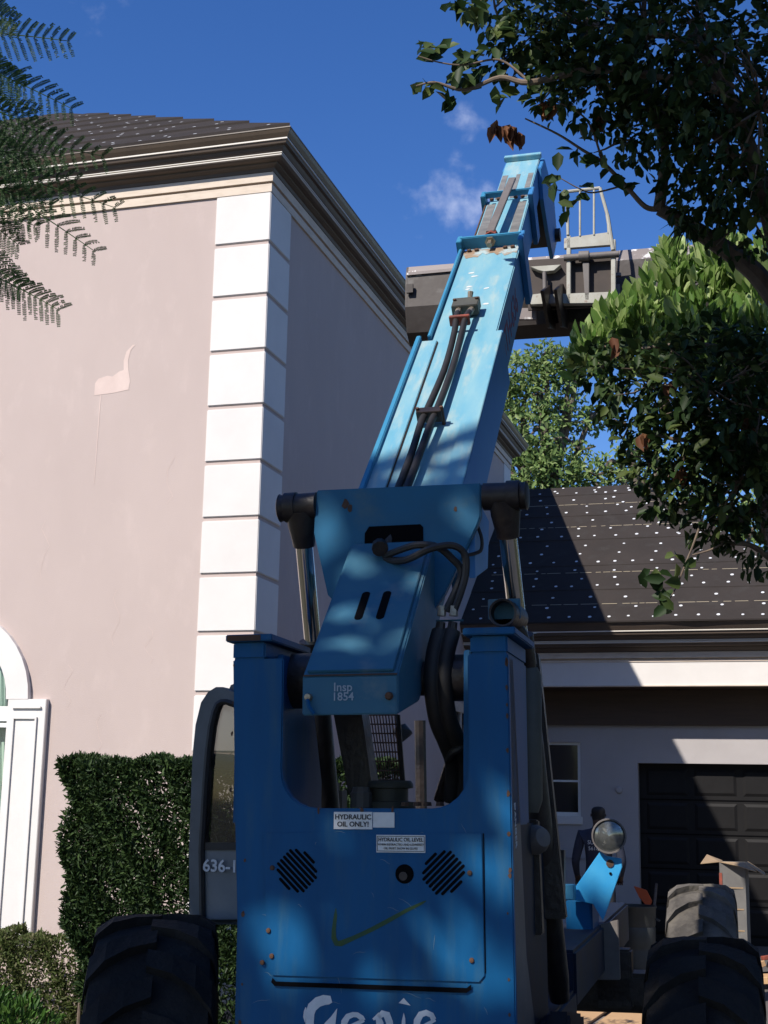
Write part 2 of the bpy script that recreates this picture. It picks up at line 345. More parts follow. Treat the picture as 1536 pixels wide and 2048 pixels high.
# quoins
JZ = [6.62, 6.191, 5.732, 5.26, 4.793, 4.327, 3.867, 3.411, 2.949, 2.481, 2.018, 1.555, 1.09, .63, .17]
QW = .49
for zt, zb in zip(JZ[:-1], JZ[1:]):
    top = zt - (.032 if zt < 6.6 else .002)
    for (cx, cy, sgn) in ((WX, WY, 1), (WX, 20.23, -1)):
        y0 = cy; y1 = cy + sgn*QW
        poly = [(cx-QW, y0), (cx, y0), (cx, y1), (cx-.06, y1), (cx-.06, y0+sgn*.06), (cx-QW, y0+sgn*.06)]
        H(MB().prism([(x, y, zb) for x, y in poly], (0, 0, top-zb)), 'quoin_block', 'white_plaster', bevel=.006, seg=2)
# cornice: profile swept along front and side with a mitre
def sweep(prof, name, mt, path, parent=house):
    m = MB(); n = len(prof)
    for (fx, fy) in path:
        for o_, z in prof: m.v.append((fx(o_), fy(o_), z))
    for k in range(len(path)-1):
        for i in range(n-1): m.f.append((k*n+i, (k+1)*n+i, (k+1)*n+i+1, k*n+i+1))
    return H(m, name, mt) if parent is house else m.build(name, mt, parent)
hp = [(lambda o: -13.0, lambda o: WY-o), (lambda o: WX+o, lambda o: WY-o), (lambda o: WX+o, lambda o: 20.23+o), (lambda o: -13.0, lambda o: 20.23+o)]
sweep([(-.05, 6.617), (.004, 6.617), (.004, 6.688), (-.025, 6.69), (-.025, 6.706), (.016, 6.706), (.016, 6.786), (-.04, 6.787)], 'fascia_band', 'cream_band', hp)
sweep([(-.05, 6.789), (.022, 6.789), (.03, 6.815), (.045, 6.822), (.067, 6.836), (.07, 6.85), (.11, 6.853), (.126, 6.866), (.126, 6.872)], 'lower_moulding', 'brown_trim', hp)
sweep([(.126, 6.872), (.131, 6.873), (.131, 6.881), (.124, 6.882), (.124, 6.889), (.135, 6.890), (.135, 6.898), (.128, 6.899)], 'bead_moulding', 'light_edge', hp)
sweep([(.128, 6.899), (.140, 6.902), (.152, 6.92), (.160, 6.94), (.160, 6.944), (.185, 6.948), (.194, 6.972)], 'upper_moulding', 'brown_trim', hp)
sweep([(.194, 6.973), (.203, 6.974), (.203, 6.986), (.196, 6.987)], 'gutter_bead', 'light_edge', hp)
sweep([(.196, 6.987), (.206, 6.99), (.226, 7.02), (.238, 7.045), (.243, 7.05), (.243, 7.058), (.20, 7.06), (.0, 7.062)], 'gutter', 'gutter_brown', hp)
# hip roof of felt courses
PT = .665
rf = H(MB().add([(-13, WY-.23, 7.055), (WX+.23, WY-.23, 7.055), (WX+.23, 20.46, 7.055), (-13, 20.46, 7.055), (WX-5.1, 15.1, 7.055+PT*5.33), (-13, 15.1, 7.055+PT*5.33)],
               [(0, 1, 4, 5), (1, 2, 4), (2, 3, 5, 4)]), 'roof', 'felt')
m_caps = MB()
cosr = 1/math.sqrt(1+PT*PT)
for k in range(7):
    d0, d1 = k*.62, (k+1)*.62+.05
    if d1 > 5.2: break
    z0, z1 = 7.06+PT*d0+.030, 7.06+PT*d1+.006
    y0, y1 = WY-.235+d0, WY-.235+d1
    x0, x1 = WX+.235-d0, WX+.235-d1
    HP(MB().add([(-13, y0, z0), (x0, y0, z0), (x1, y1, z1), (-13, y1, z1), (-13, y0, z0-.028), (x0, y0, z0-.028)], [(0, 1, 2, 3), (4, 5, 1, 0)]), 'felt_course', 'felt', rf)
    for q, (fr, stp) in enumerate(((.08, .26), (.38, .5), (.70, .5))):
        x = -9.2 + rng.uniform(0, .2)
        while x < WX+.1-(d0+fr*.62):
            dd = d0+fr*.62; c = Vector((x+rng.uniform(-.03, .03), WY-.235+dd, 7.06+PT*dd+.034-.024*fr)); r_ = .017
            m_caps.add([(c.x+r_*math.cos(a), c.y+r_*math.sin(a)*cosr, c.z+r_*math.sin(a)*cosr*PT) for a in [i*math.pi/4 for i in range(8)]], [tuple(range(8))])
            x += stp*rng.uniform(.8, 1.2)
tag(HP(m_caps, 'nail_caps', 'nail_cap', rf), kind='stuff')
# arched window
yw = WY
def H3(x, y, z): return (x-H0.x, y-H0.y, z-H0.z)
mm = MB(); a1, a2 = arc(RO), arc(RI)
for i in range(20):
    q = [(a1[i][0], yw-.035, a1[i][1]), (a1[i+1][0], yw-.035, a1[i+1][1]), (a2[i+1][0], yw-.035, a2[i+1][1]), (a2[i][0], yw-.035, a2[i][1])]
    mm.hexa(q, [(x, yw+.05, z) for x, y, z in q])
H(mm, 'arch_surround', 'white_plaster')
for s in (1, -1):
    def bx(x0, x1, y0, y1, z0, z1):
        xa, xb = AX+s*x0, AX+s*x1; return ((min(xa, xb), y0, z0), (max(xa, xb), y1, z1))
    mm = MB().box(*bx(.55, .90, yw-.035, yw+.05, .58, 2.42))
    pil = H(mm, 'pilaster', 'white_plaster', bevel=.004)
    mm = MB().box(*bx(.60, .90-.04, yw-.055, yw-.034, 2.345, 2.36)); HP(mm, 'cap_moulding', 'white_plaster', pil)
    for g in ((.61, .625, .66, 2.26), (.815, .83, .66, 2.26)):
        HP(MB().box(*bx(g[0], g[1], yw-.052, yw-.033, g[2], g[3])), 'panel_rib', 'white_plaster', pil)
    HP(MB().box(*bx(.61, .83, yw-.052, yw-.033, 2.261, 2.276)), 'panel_rib', 'white_plaster', pil)
win = H(MB().box((AX-RI, yw+.09, 2.25), (AX+RI, yw+.15, 2.37)), 'window', 'window_white')
mm = MB()
for z0, z1 in ((2.2, 2.235), (1.42, 1.46), (.66, .72)): mm.box((AX-RI, yw+.10, z0), (AX+RI, yw+.14, z1))
for xx in (AX-RI, AX-.03, AX+RI-.05): mm.box((xx, yw+.102, .66), (xx+.05, yw+.138, 2.25))
mm.box((AX-.03, yw+.103, 2.37), (AX+.02, yw+.137, 2.94))
b1, b2 = arc(RI), arc(RI-.05)
for i in range(20):
    q = [(b1[i][0], yw+.10, b1[i][1]), (b1[i+1][0], yw+.10, b1[i+1][1]), (b2[i+1][0], yw+.10, b2[i+1][1]), (b2[i][0], yw+.10, b2[i][1])]
    mm.hexa(q, [(x, yw+.14, z) for x, y, z in q])
HP(mm, 'window_frame', 'window_white', win)
HP(MB().add([(x, yw+.12, z) for x, z in [(AX+RI, .66)]+arc(RI)+[(AX-RI, .66)]], [tuple(range(23))]), 'pane', 'window_glass', win)
mm = MB(); n_ = 90
for i in range(n_+1):
    x = AX-RI+2*RI*i/n_
    for z in (.66, 1.4, 2.2, 2.95):
        dx = (x-AX)*(1-.35*max(0, min(1, (z-.66)/2.2)))
        mm.v.append((AX+dx if z < 2.9 else AX+dx*.9, yw+.24+.03*math.sin(i*1.7+z*2)+.012*math.sin(i*4.1), z))
for i in range(n_):
    for j in range(3): mm.f.append((i*4+j, (i+1)*4+j, (i+1)*4+j+1, i*4+j+1))
HP(mm, 'curtain', 'curtain', win, smooth=True)
HP(MB().box((AX-RI-.1, yw+.5, .5), (AX+RI+.1, yw+.55, 3.1)), 'dark_room', 'dark_room', win)
H(MB().box((AX-.92, yw-.07, .5), (AX+.92, yw+.05, .578)), 'window_sill', 'white_plaster', bevel=.005)
# repaired patch of paint with a run up to the right, and a thin run below
pp = [(-5.53, 4.955), (-5.36, 4.965), (-5.215, 4.985), (-5.205, 5.06), (-5.225, 5.15), (-5.235, 5.24), (-5.215, 5.33), (-5.175, 5.375), (-5.20, 5.375), (-5.255, 5.32), (-5.275, 5.24), (-5.27, 5.16), (-5.31, 5.15), (-5.37, 5.11), (-5.42, 5.12), (-5.50, 5.10), (-5.53, 5.06)]
H(MB().add([(x, wy-.002, z) for x, z in pp], [tuple(range(len(pp)))]), 'paint_patch', 'patch_paint')
H(MB().add([(-5.475, wy-.002, 4.955), (-5.466, wy-.002, 4.955), (-5.478, wy-.002, 4.2), (-5.482, wy-.002, 4.2)], [(0, 1, 2, 3)]), 'paint_run', 'patch_paint')
for cx_, cz_, ln_ in ((-5.9, 3.9, .5), (-5.2, 3.3, .45), (-5.6, 2.7, .35), (-4.9, 3.0, .3), (-5.3, 2.3, .4), (-4.8, 4.4, .4), (-6.4, 4.6, .4)):
    q = [(cx_+rng.uniform(-.02, .02)+.03*math.sin(i*1.3+cx_*9), cz_-ln_*i/7) for i in range(8)]
    mm = MB(); mm.v = [(x-.0013, wy-.0012, z) for x, z in q]+[(x+.0013, wy-.0015, z) for x, z in q]; mm.f = [(i, i+1, 9+i, 8+i) for i in range(7)]
    H(mm, 'hairline_crack', 'patch_paint')
# side-wall window seen through the machine
sw = H(MB().box((WX-.05, 16.4, .8), (WX-.006, 17.6, 2.75)), 'side_window', 'dark_glass')
mm = MB()
for y0, y1, z0, z1 in ((16.28, 16.4, .7, 2.87), (17.6, 17.72, .7, 2.87), (16.4, 17.6, 2.75, 2.87), (16.4, 17.6, .7, .8), (16.4, 17.6, 1.72, 1.76), (16.98, 17.02, .8, 2.75)):
    mm.box((WX-.032, y0, z0), (WX+.015, y1, z1))
HP(mm, 'window_trim', 'cream_band', sw)

# ------------------------------------------------------------------ garage wing
gar = empty('garage', (0, 18, 0), 'low garage wing with dark felt roof and black panelled garage door', 'garage')
G0 = gar.location.copy()
def G(mb, name, mt, parent=gar, **k):
    mb.v = [(x-G0.x, y-G0.y, z-G0.z) for x, y, z in mb.v]; return mb.build(name, mt, parent, **k)
GX0, GX1 = WX-.014, 5.2; DX0, DX1 = -1.925, 2.95
mm = MB()
def wq(x0, x1, z0, z1): mm.add([(x0, 18, z0), (x1, 18, z0), (x1, 18, z1), (x0, 18, z1)], [(0, 1, 2, 3)])
wq(GX0, -3.45, 0, 3.1); wq(-3.45, -2.65, 0, 1.50); wq(-3.45, -2.65, 2.43, 3.1); wq(-2.65, DX0, 0, 3.1); wq(DX0, DX1, 2.18, 3.1); wq(DX1, GX1, 0, 3.1)
for x in (DX0, DX1): mm.add([(x, 18, 0), (x, 18.16, 0), (x, 18.16, 2.18), (x, 18, 2.18)], [(0, 1, 2, 3)])
mm.add([(DX0, 18, 2.18), (DX1, 18, 2.18), (DX1, 18.16, 2.18), (DX0, 18.16, 2.18)], [(0, 1, 2, 3)])
for x in (-3.45, -2.65): mm.add([(x, 18, 1.5), (x, 18.1, 1.5), (x, 18.1, 2.43), (x, 18, 2.43)], [(0, 1, 2, 3)])
mm.add([(-3.45, 18, 2.43), (-2.65, 18, 2.43), (-2.65, 18.1, 2.43), (-3.45, 18.1, 2.43)], [(0, 1, 2, 3)])
mm.add([(GX1, 18, 0), (GX1, 23.2, 0), (GX1, 23.2, 3.1), (GX1, 18, 3.1)], [(0, 1, 2, 3)])
G(mm, 'wall', 'stucco_grey')
G(MB().box((-3.47, 17.975, 1.40), (-2.63, 18.02, 1.498)), 'window_sill', 'white_plaster', bevel=.006)
G(MB().box((GX0, 17.98, .98), (DX0-.5, 18.0, 1.0)), 'wall_band', 'stucco_grey')
gw = G(MB().box((-3.45, 18.08, 1.50), (-2.65, 18.1, 2.43)), 'window', 'dark_glass')
mm = MB()
for x0, x1, z0, z1 in ((-3.45, -3.41, 1.5, 2.43), (-2.69, -2.65, 1.5, 2.43), (-3.41, -2.69, 2.40, 2.43), (-3.41, -2.69, 1.5, 1.55), (-3.41, -2.69, 1.93, 1.955)): mm.box((x0, 18.04, z0), (x1, 18.075, z1))
G(mm, 'window_frame', 'window_white', gw)
G(MB().box((GX0, 17.93, 2.65), (GX1-.01, 17.998, 3.098)), 'header_beam', 'dark_brown', bevel=.004)
G(MB().box((GX0, 17.42, 3.1), (GX1+.2, 18.0, 3.116)), 'soffit', 'dark_brown')
G(MB().box((GX0, 17.40, 3.112), (GX1+.2, 17.47, 3.40)), 'frieze', 'white_plaster')
G(MB().box((GX0, 17.385, 3.098), (GX1+.2, 17.475, 3.111)), 'frieze_edge', 'cream_band')
door = G(MB().box((DX0-.1, 18.162, 0.0), (DX1+.1, 18.2, 2.3)), 'garage_door', 'door_black')
ncol = 8; cw = (DX1-DX0-.10)/ncol
pm = None
for r_ in range(5):
    for c_ in range(ncol):
        x0 = DX0+.05+c_*cw+.04; z0 = .04+r_*.424+.05
        if pm is None:
            pm = MB().add([(0, 0, 0), (cw-.08, 0, 0), (cw-.08, 0, .33), (0, 0, .33), (.035, -.012, .035), (cw-.115, -.012, .035), (cw-.115, -.012, .295), (.035, -.012, .295)],
                          [(0, 1, 5, 4), (1, 2, 6, 5), (2, 3, 7, 6), (3, 0, 4, 7), (4, 5, 6, 7)]).build('door_panel', 'door_black', door); o = pm
        else: o = pm.copy(); col.objects.link(o)
        o.parent = door; o.location = (x0-G0.x, 18.1615-G0.y, z0)
mm = MB()
for r_ in range(1, 5): mm.box((DX0, 18.154, .036+r_*.424-.006), (DX1, 18.1618, .036+r_*.424+.006))
G(mm, 'section_joint', 'hole_black', door)
G(MB().lathe([(.0, .03), (.035, .028), (.045, .015), (.045, 0)], (-2.16, 18, 1.84), (0, -1, 0), 16), 'wall_light', 'stucco_grey', smooth=True)
gp = [(lambda o: GX0, lambda o: 17.4-o), (lambda o: GX1+.2+o, lambda o: 17.4-o), (lambda o: GX1+.2+o, lambda o: 23.8+o)]
def gs(prof, name, mt):
    m = MB(); n = len(prof)
    for (fx, fy) in gp:
        for o_, z in prof: m.v.append((fx(o_), fy(o_), z))
    for k in range(2):
        for i in range(n-1): m.f.append((k*n+i, (k+1)*n+i, (k+1)*n+i+1, k*n+i+1))
    return G(m, name, mt)
gs([(-.05, 3.40), (.01, 3.40), (.01, 3.425), (-.01, 3.43), (-.01, 3.445), (.035, 3.447), (.035, 3.52), (.01, 3.523)], 'fascia_band', 'cream_band')
gs([(.01, 3.523), (.05, 3.527), (.08, 3.55), (.10, 3.57), (.10, 3.578), (.17, 3.583), (.19, 3.61), (.2, 3.615)], 'lower_moulding', 'brown_trim')
gs([(.2, 3.615), (.208, 3.616), (.208, 3.626), (.20, 3.627), (.20, 3.64), (.215, 3.641), (.215, 3.651), (.205, 3.652)], 'bead_moulding', 'light_edge')
gs([(.205, 3.652), (.22, 3.656), (.25, 3.68), (.26, 3.70), (.26, 3.705), (.31, 3.71), (.32, 3.742)], 'upper_moulding', 'brown_trim')
gs([(.32, 3.743), (.335, 3.744), (.335, 3.758), (.325, 3.759)], 'gutter_bead', 'light_edge')
gs([(.325, 3.759), (.34, 3.765), (.365, 3.80), (.39, 3.838), (.40, 3.845), (.40, 3.865), (.33, 3.868), (.25, 3.868)], 'gutter', 'brown_trim')
# garage roof, hipped at right
GS = .775; EY, EZ = 17.0, 3.86
def RZ(y): return EZ + (y-EY)*GS
hx = lambda y: 1.02-(y-17.0)                       # hip line x at depth y
grf = G(MB().add([(GX0, EY, EZ), (1.02, EY, EZ), (-2.1, 20.12, RZ(20.12)), (GX0, 20.12, RZ(20.12)), (1.02, 23.2, EZ), (GX0, 23.2, EZ), (GX1+.6, EY, EZ), (GX1+.6, 23.2, EZ)], [(0, 1, 2, 3), (1, 4, 2), (3, 2, 4, 5), (1, 6, 7, 4)]), 'roof', 'felt')
cosg = 1/math.sqrt(1+GS*GS); caps = MB()
def capat(x, y, lift, r_=.021):
    c = Vector((x, y, RZ(y)+lift)); an0 = rng.uniform(0, 6); rr = r_*rng.uniform(.85, 1.15)
    caps.add([(c.x+rr*math.cos(a), c.y+rr*math.sin(a)*cosg, c.z+rr*math.sin(a)*cosg*GS) for a in [an0+i*math.pi/5 for i in range(10)]], [tuple(range(10))])
ys = [16.985, 17.62, 18.14, 18.74, 19.33, 19.88, 20.12]
for k in range(6):
    y0, y1 = ys[k], min(ys[k+1]+.05, 20.12)
    l0, l1 = .020, .008
    xs = [GX0, rng.uniform(-1.4, -.6) if k in (4, 5) else None]
    n = 14; a = []; b = []; e = []
    for i in range(n+1):
        f = i/n; x0 = GX0 + (hx(y0)-GX0)*f; x1 = GX0 + (hx(y1)-GX0)*f; wv = .005*math.sin(i*1.3+k*2)+.003*math.sin(i*2.9+k)
        a.append((x0, y0+wv, RZ(y0)+l0+abs(wv)*.6)); b.append((x1, y1, RZ(y1)+l1)); e.append((x0, y0+wv+.001, RZ(y0)+.002))
    m = MB(); m.v = a+b+e; N1 = n+1
    for i in range(n): m.f.append((i, i+1, N1+i+1, N1+i)); m.f.append((2*N1+i, 2*N1+i+1, i+1, i))
    G(m, 'felt_course', 'felt', grf)
    d = y1-y0
    for fr, stp, lf in ((.07, .27, .024), (.36, .52, .021), (.66, .52, .019)):
        x = GX0+rng.uniform(.05, .3); y = y0+.03+fr*d
        if y > 20.08: continue
        while x < hx(y)-.04:
            capat(x+rng.uniform(-.03, .03), y+rng.uniform(-.014, .014), lf+.003); x += stp*rng.uniform(.82, 1.18)
for i in range(9): y = 18.8+i*.14; capat(hx(y)-.62+rng.uniform(-.01, .01), y, .024)
tag(G(caps, 'nail_caps', 'nail_cap', grf), kind='stuff')
m = MB()
for yy in (17.32, 17.98, 19.05, 19.62):
    x = GX0+.2
    while x < hx(yy)-.1:
        l = rng.uniform(.05, .22); m.add([(x, yy, RZ(yy)+.019), (x+l, yy, RZ(yy)+.019), (x+l, yy+.007, RZ(yy+.007)+.019), (x, yy+.007, RZ(yy+.007)+.019)], [(0, 1, 2, 3)]); x += l+rng.uniform(.01, .07)
tag(G(m, 'chalk_line', 'chalk', grf), kind='stuff')

# ------------------------------------------------------------------ telehandler (local frame: a right, b forward, c up)
my, mro = R(2.3), R(1.0)
A0 = Vector((math.cos(my), math.sin(my), 0)); MBv = Vector((-math.sin(my), math.cos(my), 0)); U0 = Vector((0, 0, 1))
MA = A0*math.cos(mro)+U0*math.sin(mro); MU = -A0*math.sin(mro)+U0*math.cos(mro); MO = Vector((-1.149, 3.844, 0))
tele = empty('telehandler', MO, 'old blue telehandler forklift with raised boom and steel bucket', 'forklift')
mt4 = Matrix.Identity(4)
for i in range(3): mt4[i][0] = MA[i]; mt4[i][1] = MBv[i]; mt4[i][2] = MU[i]; mt4[i][3] = MO[i]
tele.matrix_world = mt4
def ML(x, y, b):                       # survey helper: a point of the machine at forward station b
    d = cf + cr*((x-768)/FPX) - cu*((y-1024)/FPX); t = ((MO+MBv*b)-CAM).dot(MBv)/d.dot(MBv); q = CAM + d*t - MO
    return Vector((q.dot(MA), q.dot(MBv), q.dot(MU)))
T = tele
# rear body: plate with a rounded U opening between two posts
def rplate(pts, b0, b1, name, mt, bevel=.006): return MB().prism([(a, b0, c) for a, c in pts], (0, b1-b0, 0)).build(name, mt, T, bevel=bevel)
rc = lambda cx, cz, r, a0, a1, n=6: [(cx+r*math.cos(R(a0+(a1-a0)*i/n)), cz+r*math.sin(R(a0+(a1-a0)*i/n))) for i in range(n+1)]
opening = [(.298, 2.10), (.298, 1.80)] + rc(.19, 1.775, .108, 0, -90)[1:] + rc(-.145, 1.775, .108, -90, -180) + [(-.253, 2.10)]
opening[2:] = [(x, max(z, 1.667)) for x, z in opening[2:]]
outer = [(-.365, .72), (.42, .72), (.42, 1.2), (.418, 1.61), (.415, 2.10)] + opening + [(-.412, 2.10), (-.393, 1.61), (-.367, 1.07)]
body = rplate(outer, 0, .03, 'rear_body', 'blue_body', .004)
for x0, x1 in ((-.412, -.31), (.306, .414)):
    mb_ = MB(); mb_.prism([(x0, .0302, 1.62), (x1, .0302, 1.62), (x1, .0302, 2.10), (x0, .0302, 2.10)], (0, .33, 0)); mb_.box((x0, -.001, 2.1001), (x1, .36, 2.15)); mb_.build('boom_post', 'blue_body', T, bevel=.005)
    B('post_cap', 'blue_body', T, (x0-.018, -.018, 2.151), (x1+.025, .375, 2.172), .003)
B('post_rust', 'rust', T, (-.425, -.0195, 2.1525), (-.32, -.0183, 2.169))
# inner post plates carrying the boom pivot
for a_, s_ in ((-.30, 1), (.292, -1)):
    MB().prism([(a_, .04, 1.55), (a_, .5, 1.55), (a_, .5, 1.75), (a_, .34, 2.12), (a_, .08, 2.12)], (s_*.02, 0, 0)).build('pivot_plate', 'blue_body', T, bevel=.003)
MB().cyl((-.31, .2, 2.05), (.31, .2, 2.05), .052, 20).build('pivot_pin', 'grease_black', T, smooth=True)
MB().cyl((-.285, .2, 2.05), (-.15, .2, 2.05), .085, 20).build('pivot_boss', 'grease_black', T, smooth=True)
MB().cyl((.15, .2, 2.05), (.29, .2, 2.05), .07, 20).build('pivot_boss', 'grease_black', T, smooth=True)
# side sheets and chassis
MB().prism([(.414, .032, .72), (.414, .032, 2.09), (.414, .10, 2.09), (.414, .26, 1.25), (.414, .40, 1.05), (.414, .40, .72)], (-.02, 0, 0)).build('side_sheet', 'grey_plate', T, bevel=.003)
B('side_sheet', 'blue_body', T, (-.392, .032, .72), (-.372, .8, 1.60), .003)
B('engine_deck', 'frame_dark', T, (-.37, .032, 1.0), (.39, .9, 1.63), .01)
B('chassis', 'frame_dark', T, (-.40, .42, .60), (.41, 1.55, 1.0), .012)
B('chassis', 'frame_dark', T, (-.40, 1.551, .93), (.41, 4.2, 1.14), .012)
B('deck_rim', 'rust', T, (-.15, .032, 1.632), (.20, .06, 1.662), .002)
def stroke(name, pts, mt, parent, b=-.0009, th=.0005, plane='rear'):
    m_ = MB(); L_ = []; R_ = []
    for i, (x, z, w_) in enumerate(pts):
        x0, z0, _ = pts[max(i-1, 0)]; x1, z1, _ = pts[min(i+1, len(pts)-1)]
        dx, dz = x1-x0, z1-z0; l = math.hypot(dx, dz) or 1; nx, nz_ = -dz/l, dx/l
        L_.append((x+nx*w_/2, b, z+nz_*w_/2)); R_.append((x-nx*w_/2, b, z-nz_*w_/2))
    n = len(pts); m_.v = L_+R_; m_.f = [(i, i+1, n+i+1, n+i) for i in range(n-1)]
    return m_.build(name, mt, parent)
# engine door
dl = [(-.275, 1.215), (-.285, 1.23), (-.308, 1.6), (.336, 1.6), (.337, 1.23), (.325, 1.215)]
rplate([(-.283, 1.222), (-.306, 1.598), (.334, 1.600), (.337, 1.222), (.322, 1.205), (-.268, 1.205)], -.0055, -.0008, 'engine_door', 'blue_body', .0015)
edoor = bpy.data.objects['engine_door']
def slotbar(name, p, d, l, wd, mt, parent, y, th=.002):
    d = Vector((d[0], 0, d[1])).normalized(); n = Vector((-d.z, 0, d.x)); p = Vector((p[0], y, p[1])); pts = []
    for k in range(7): an = -math.pi/2+math.pi*k/6; pts.append(p + d*(l/2-wd/2+wd/2*math.cos(an)) + n*(wd/2*math.sin(an)))
    for k in range(7): an = math.pi/2+math.pi*k/6; pts.append(p + d*(-l/2+wd/2+wd/2*math.cos(an)) + n*(wd/2*math.sin(an)))
    return MB().prism(pts, (0, -th, 0)).build(name, mt, parent)
for cx, cz, dx, r_ in ((-.201, 1.493, 1, .056), (.225, 1.493, -1, .056)):
    dd = Vector((dx*.72, -.70)); nn = Vector((.70, dx*.72))
    for k in range(-4, 5):
        o_ = k*.0128; h = math.sqrt(max(r_*r_-o_*o_, 1e-5)); h = math.ceil(h/.012)*.0115
        slotbar('grille_slot', (cx+nn.x*o_, cz+nn.y*o_), dd, 2*h, .0085, 'hole_black', edoor, -.0057, .0008)
MB().prism([(.114+.0265*math.cos(a), -.0057, 1.488+.0265*math.sin(a)) for a in [i*math.pi/14 for i in range(28)]], (0, -.0009, 0)).build('sight_hole', 'hole_black', edoor)
MB().prism([(.110+.012*math.cos(a), -.0068, 1.482+.012*math.sin(a)) for a in [i*math.pi/8 for i in range(16)]], (0, -.001, 0)).build('sight_glass', 'bucket_under', edoor)
MB().prism([(-.272, -.006, 1.188), (-.262, -.006, 1.178), (.286, -.006, 1.177), (.300, -.006, 1.186), (.300, -.006, 1.200), (.288, -.006, 1.190), (-.258, -.006, 1.190), (-.268, -.006, 1.2)], (0, -.001, 0)).build('bottom_gap', 'hole_black', edoor)
B('edge_gap', 'hole_black', edoor, (.3372, -.0028, 1.23), (.3395, -.0002, 1.60))
for a_, c_ in ((-.275, 1.50), (.299, 1.493), (-.272, 1.258), (.302, 1.262), (-.30, 1.24), (-.283, 1.327)):
    MB().lathe([(0, .006), (.006, .005), (.0075, 0)], (a_, -.0055, c_), (0, -1, 0), 10).build('door_bolt', 'rust', edoor, smooth=True)
for i in range(14):
    c_ = rng.uniform(1.02, 1.6); a_ = rng.choice((-.362, .407))+rng.uniform(-.006, .006); r_ = rng.uniform(.002, .006)
    MB().prism([(a_+r_*math.cos(k)*rng.uniform(.6, 1.3), -.0005, c_+r_*1.4*math.sin(k)) for k in (0, 1, 2, 3, 4, 5)], (0, -.0006, 0)).build('rust_chip', 'rust', body)
for i in range(34):                        # scratches in the paint
    x0, z0 = rng.uniform(-.35, .40), rng.uniform(1.02, 1.64); an = rng.uniform(-.5, .5)+(1.5 if rng.random() < .4 else 0); l = rng.uniform(.01, .06); yy = -.0062 if (-.29 < x0 < .27 and 1.22 < z0 < 1.58) else -.0006
    stroke('scratch', [(x0+l*t*math.cos(an), z0+l*t*math.sin(an)+.003*math.sin(t*5), .0004+.0011*math.sin(math.pi*t)) for t in (0, .25, .5, .75, 1)], 'scratch_blue', body, yy)
for i in range(16):                        # chipped edges
    e = rng.random(); x0, z0 = ((-.408, rng.uniform(1.65, 2.1)) if e < .4 else (.41, rng.uniform(1.65, 2.1)) if e < .7 else (rng.uniform(-.15, .18), 1.663)); r_ = rng.uniform(.003, .008)
    MB().prism([(x0+r_*math.cos(k)*rng.uniform(.4, 1), -.0004, z0+r_*1.6*math.sin(k)*rng.uniform(.6, 1.2)-.002) for k in (0, 1, 2, 3, 4, 5)], (0, -.0005, 0)).build('rust_chip', 'rust', body)
# labels
def label(lo, hi, name='decal', border=False, y=0):
    o = MB().box((lo[0], y-.0024, lo[1]), (hi[0], y-.0006, hi[1])).build(name, 'white_label', body)
    if border:
        for (x0, z0, x1, z1) in ((lo[0]+.002, hi[1]-.0045, hi[0]-.002, hi[1]-.003), (lo[0]+.002, lo[1]+.003, hi[0]-.002, lo[1]+.0045), (lo[0]+.002, lo[1]+.0045, lo[0]+.0035, hi[1]-.0045), (hi[0]-.0035, lo[1]+.0045, hi[0]-.002, hi[1]-.0045)):
            MB().box((x0, y-.0031, z0), (x1, y-.0025, z1)).build('decal_border', 'print_black', o)
    return o
EXa, EZa = (1, 0, 0), (0, 0, 1)
l1 = label((-.094, 1.609), (.0195, 1.657)); text('lettering', 'HYDRAULIC', .0195, 'print_black', l1, (-.037, -.0030, 1.6365), EXa, EZa, bold=.0004); text('lettering', 'OIL ONLY!', .0195, 'print_black', l1, (-.037, -.0030, 1.6165), EXa, EZa, bold=.0004)
label((.0215, 1.614), (.084, 1.656))
l2 = label((.033, 1.546), (.174, 1.594), border=True, y=-.0055); text('lettering', 'HYDRAULIC OIL LEVEL', .0148, 'print_black', l2, (.1035, -.0085, 1.5765), EXa, EZa, sx=.86, bold=.0002)
text('lettering', 'WHEN RETRACTED AND LOWERED', .0085, 'print_black', l2, (.1035, -.0085, 1.5650), EXa, EZa, sx=.95); text('lettering', 'OIL MUST SHOW IN GLASS', .0085, 'print_black', l2, (.1035, -.0085, 1.5545), EXa, EZa, sx=.95)
# spray-painted tick
stroke('spray_tick', [(-.0845, 1.392, .002), (-.0855, 1.372, .010), (-.090, 1.335, .012), (-.090, 1.312, .015), (-.082, 1.297, .016), (-.070, 1.297, .016), (-.03, 1.314, .012), (.02, 1.337, .012), (.07, 1.363, .012), (.12, 1.390, .010), (.165, 1.411, .007), (.176, 1.417, .002)], 'green_spray', edoor, -.0064)
# big brush-lettered name, cut by the lower picture edge
def poly(name, pts, parent): return MB().add([(x, -.0012, z) for x, z in pts], [tuple(range(len(pts)))]).build(name, 'paint_white', parent)
SX, SZ = .000300, .000305
def gp_(u, v): return (-.217+u*SX, 1.209-.0 - v*SZ + (u*.00001))
GL = [(455,295),(440,320),(330,430),(430,430),(440,560),(330,640),(220,600),(165,480),(160,380),(165,240),(210,205),(290,180),(330,166),(385,175),(405,190),(400,200),(415,235),(400,262),(375,280),(330,270),(280,285),(245,320),(232,370),(235,450),(262,540),(330,580),(385,545),(385,490),(345,490),(345,415)]
stroke_G = [(400,215,60),(375,222,78),(330,222,90),(270,240,92),(215,285,92),(195,340,86),(192,420,82),(205,500,82),(245,570,80),(310,605,76),(370,590,70),(405,540,62),(410,480,52)]
def letter(pts, name='painted_letter'): return stroke(name, [(*gp_(u, v), w_*SX) for u, v, w_ in pts], 'paint_white', body, -.0012)
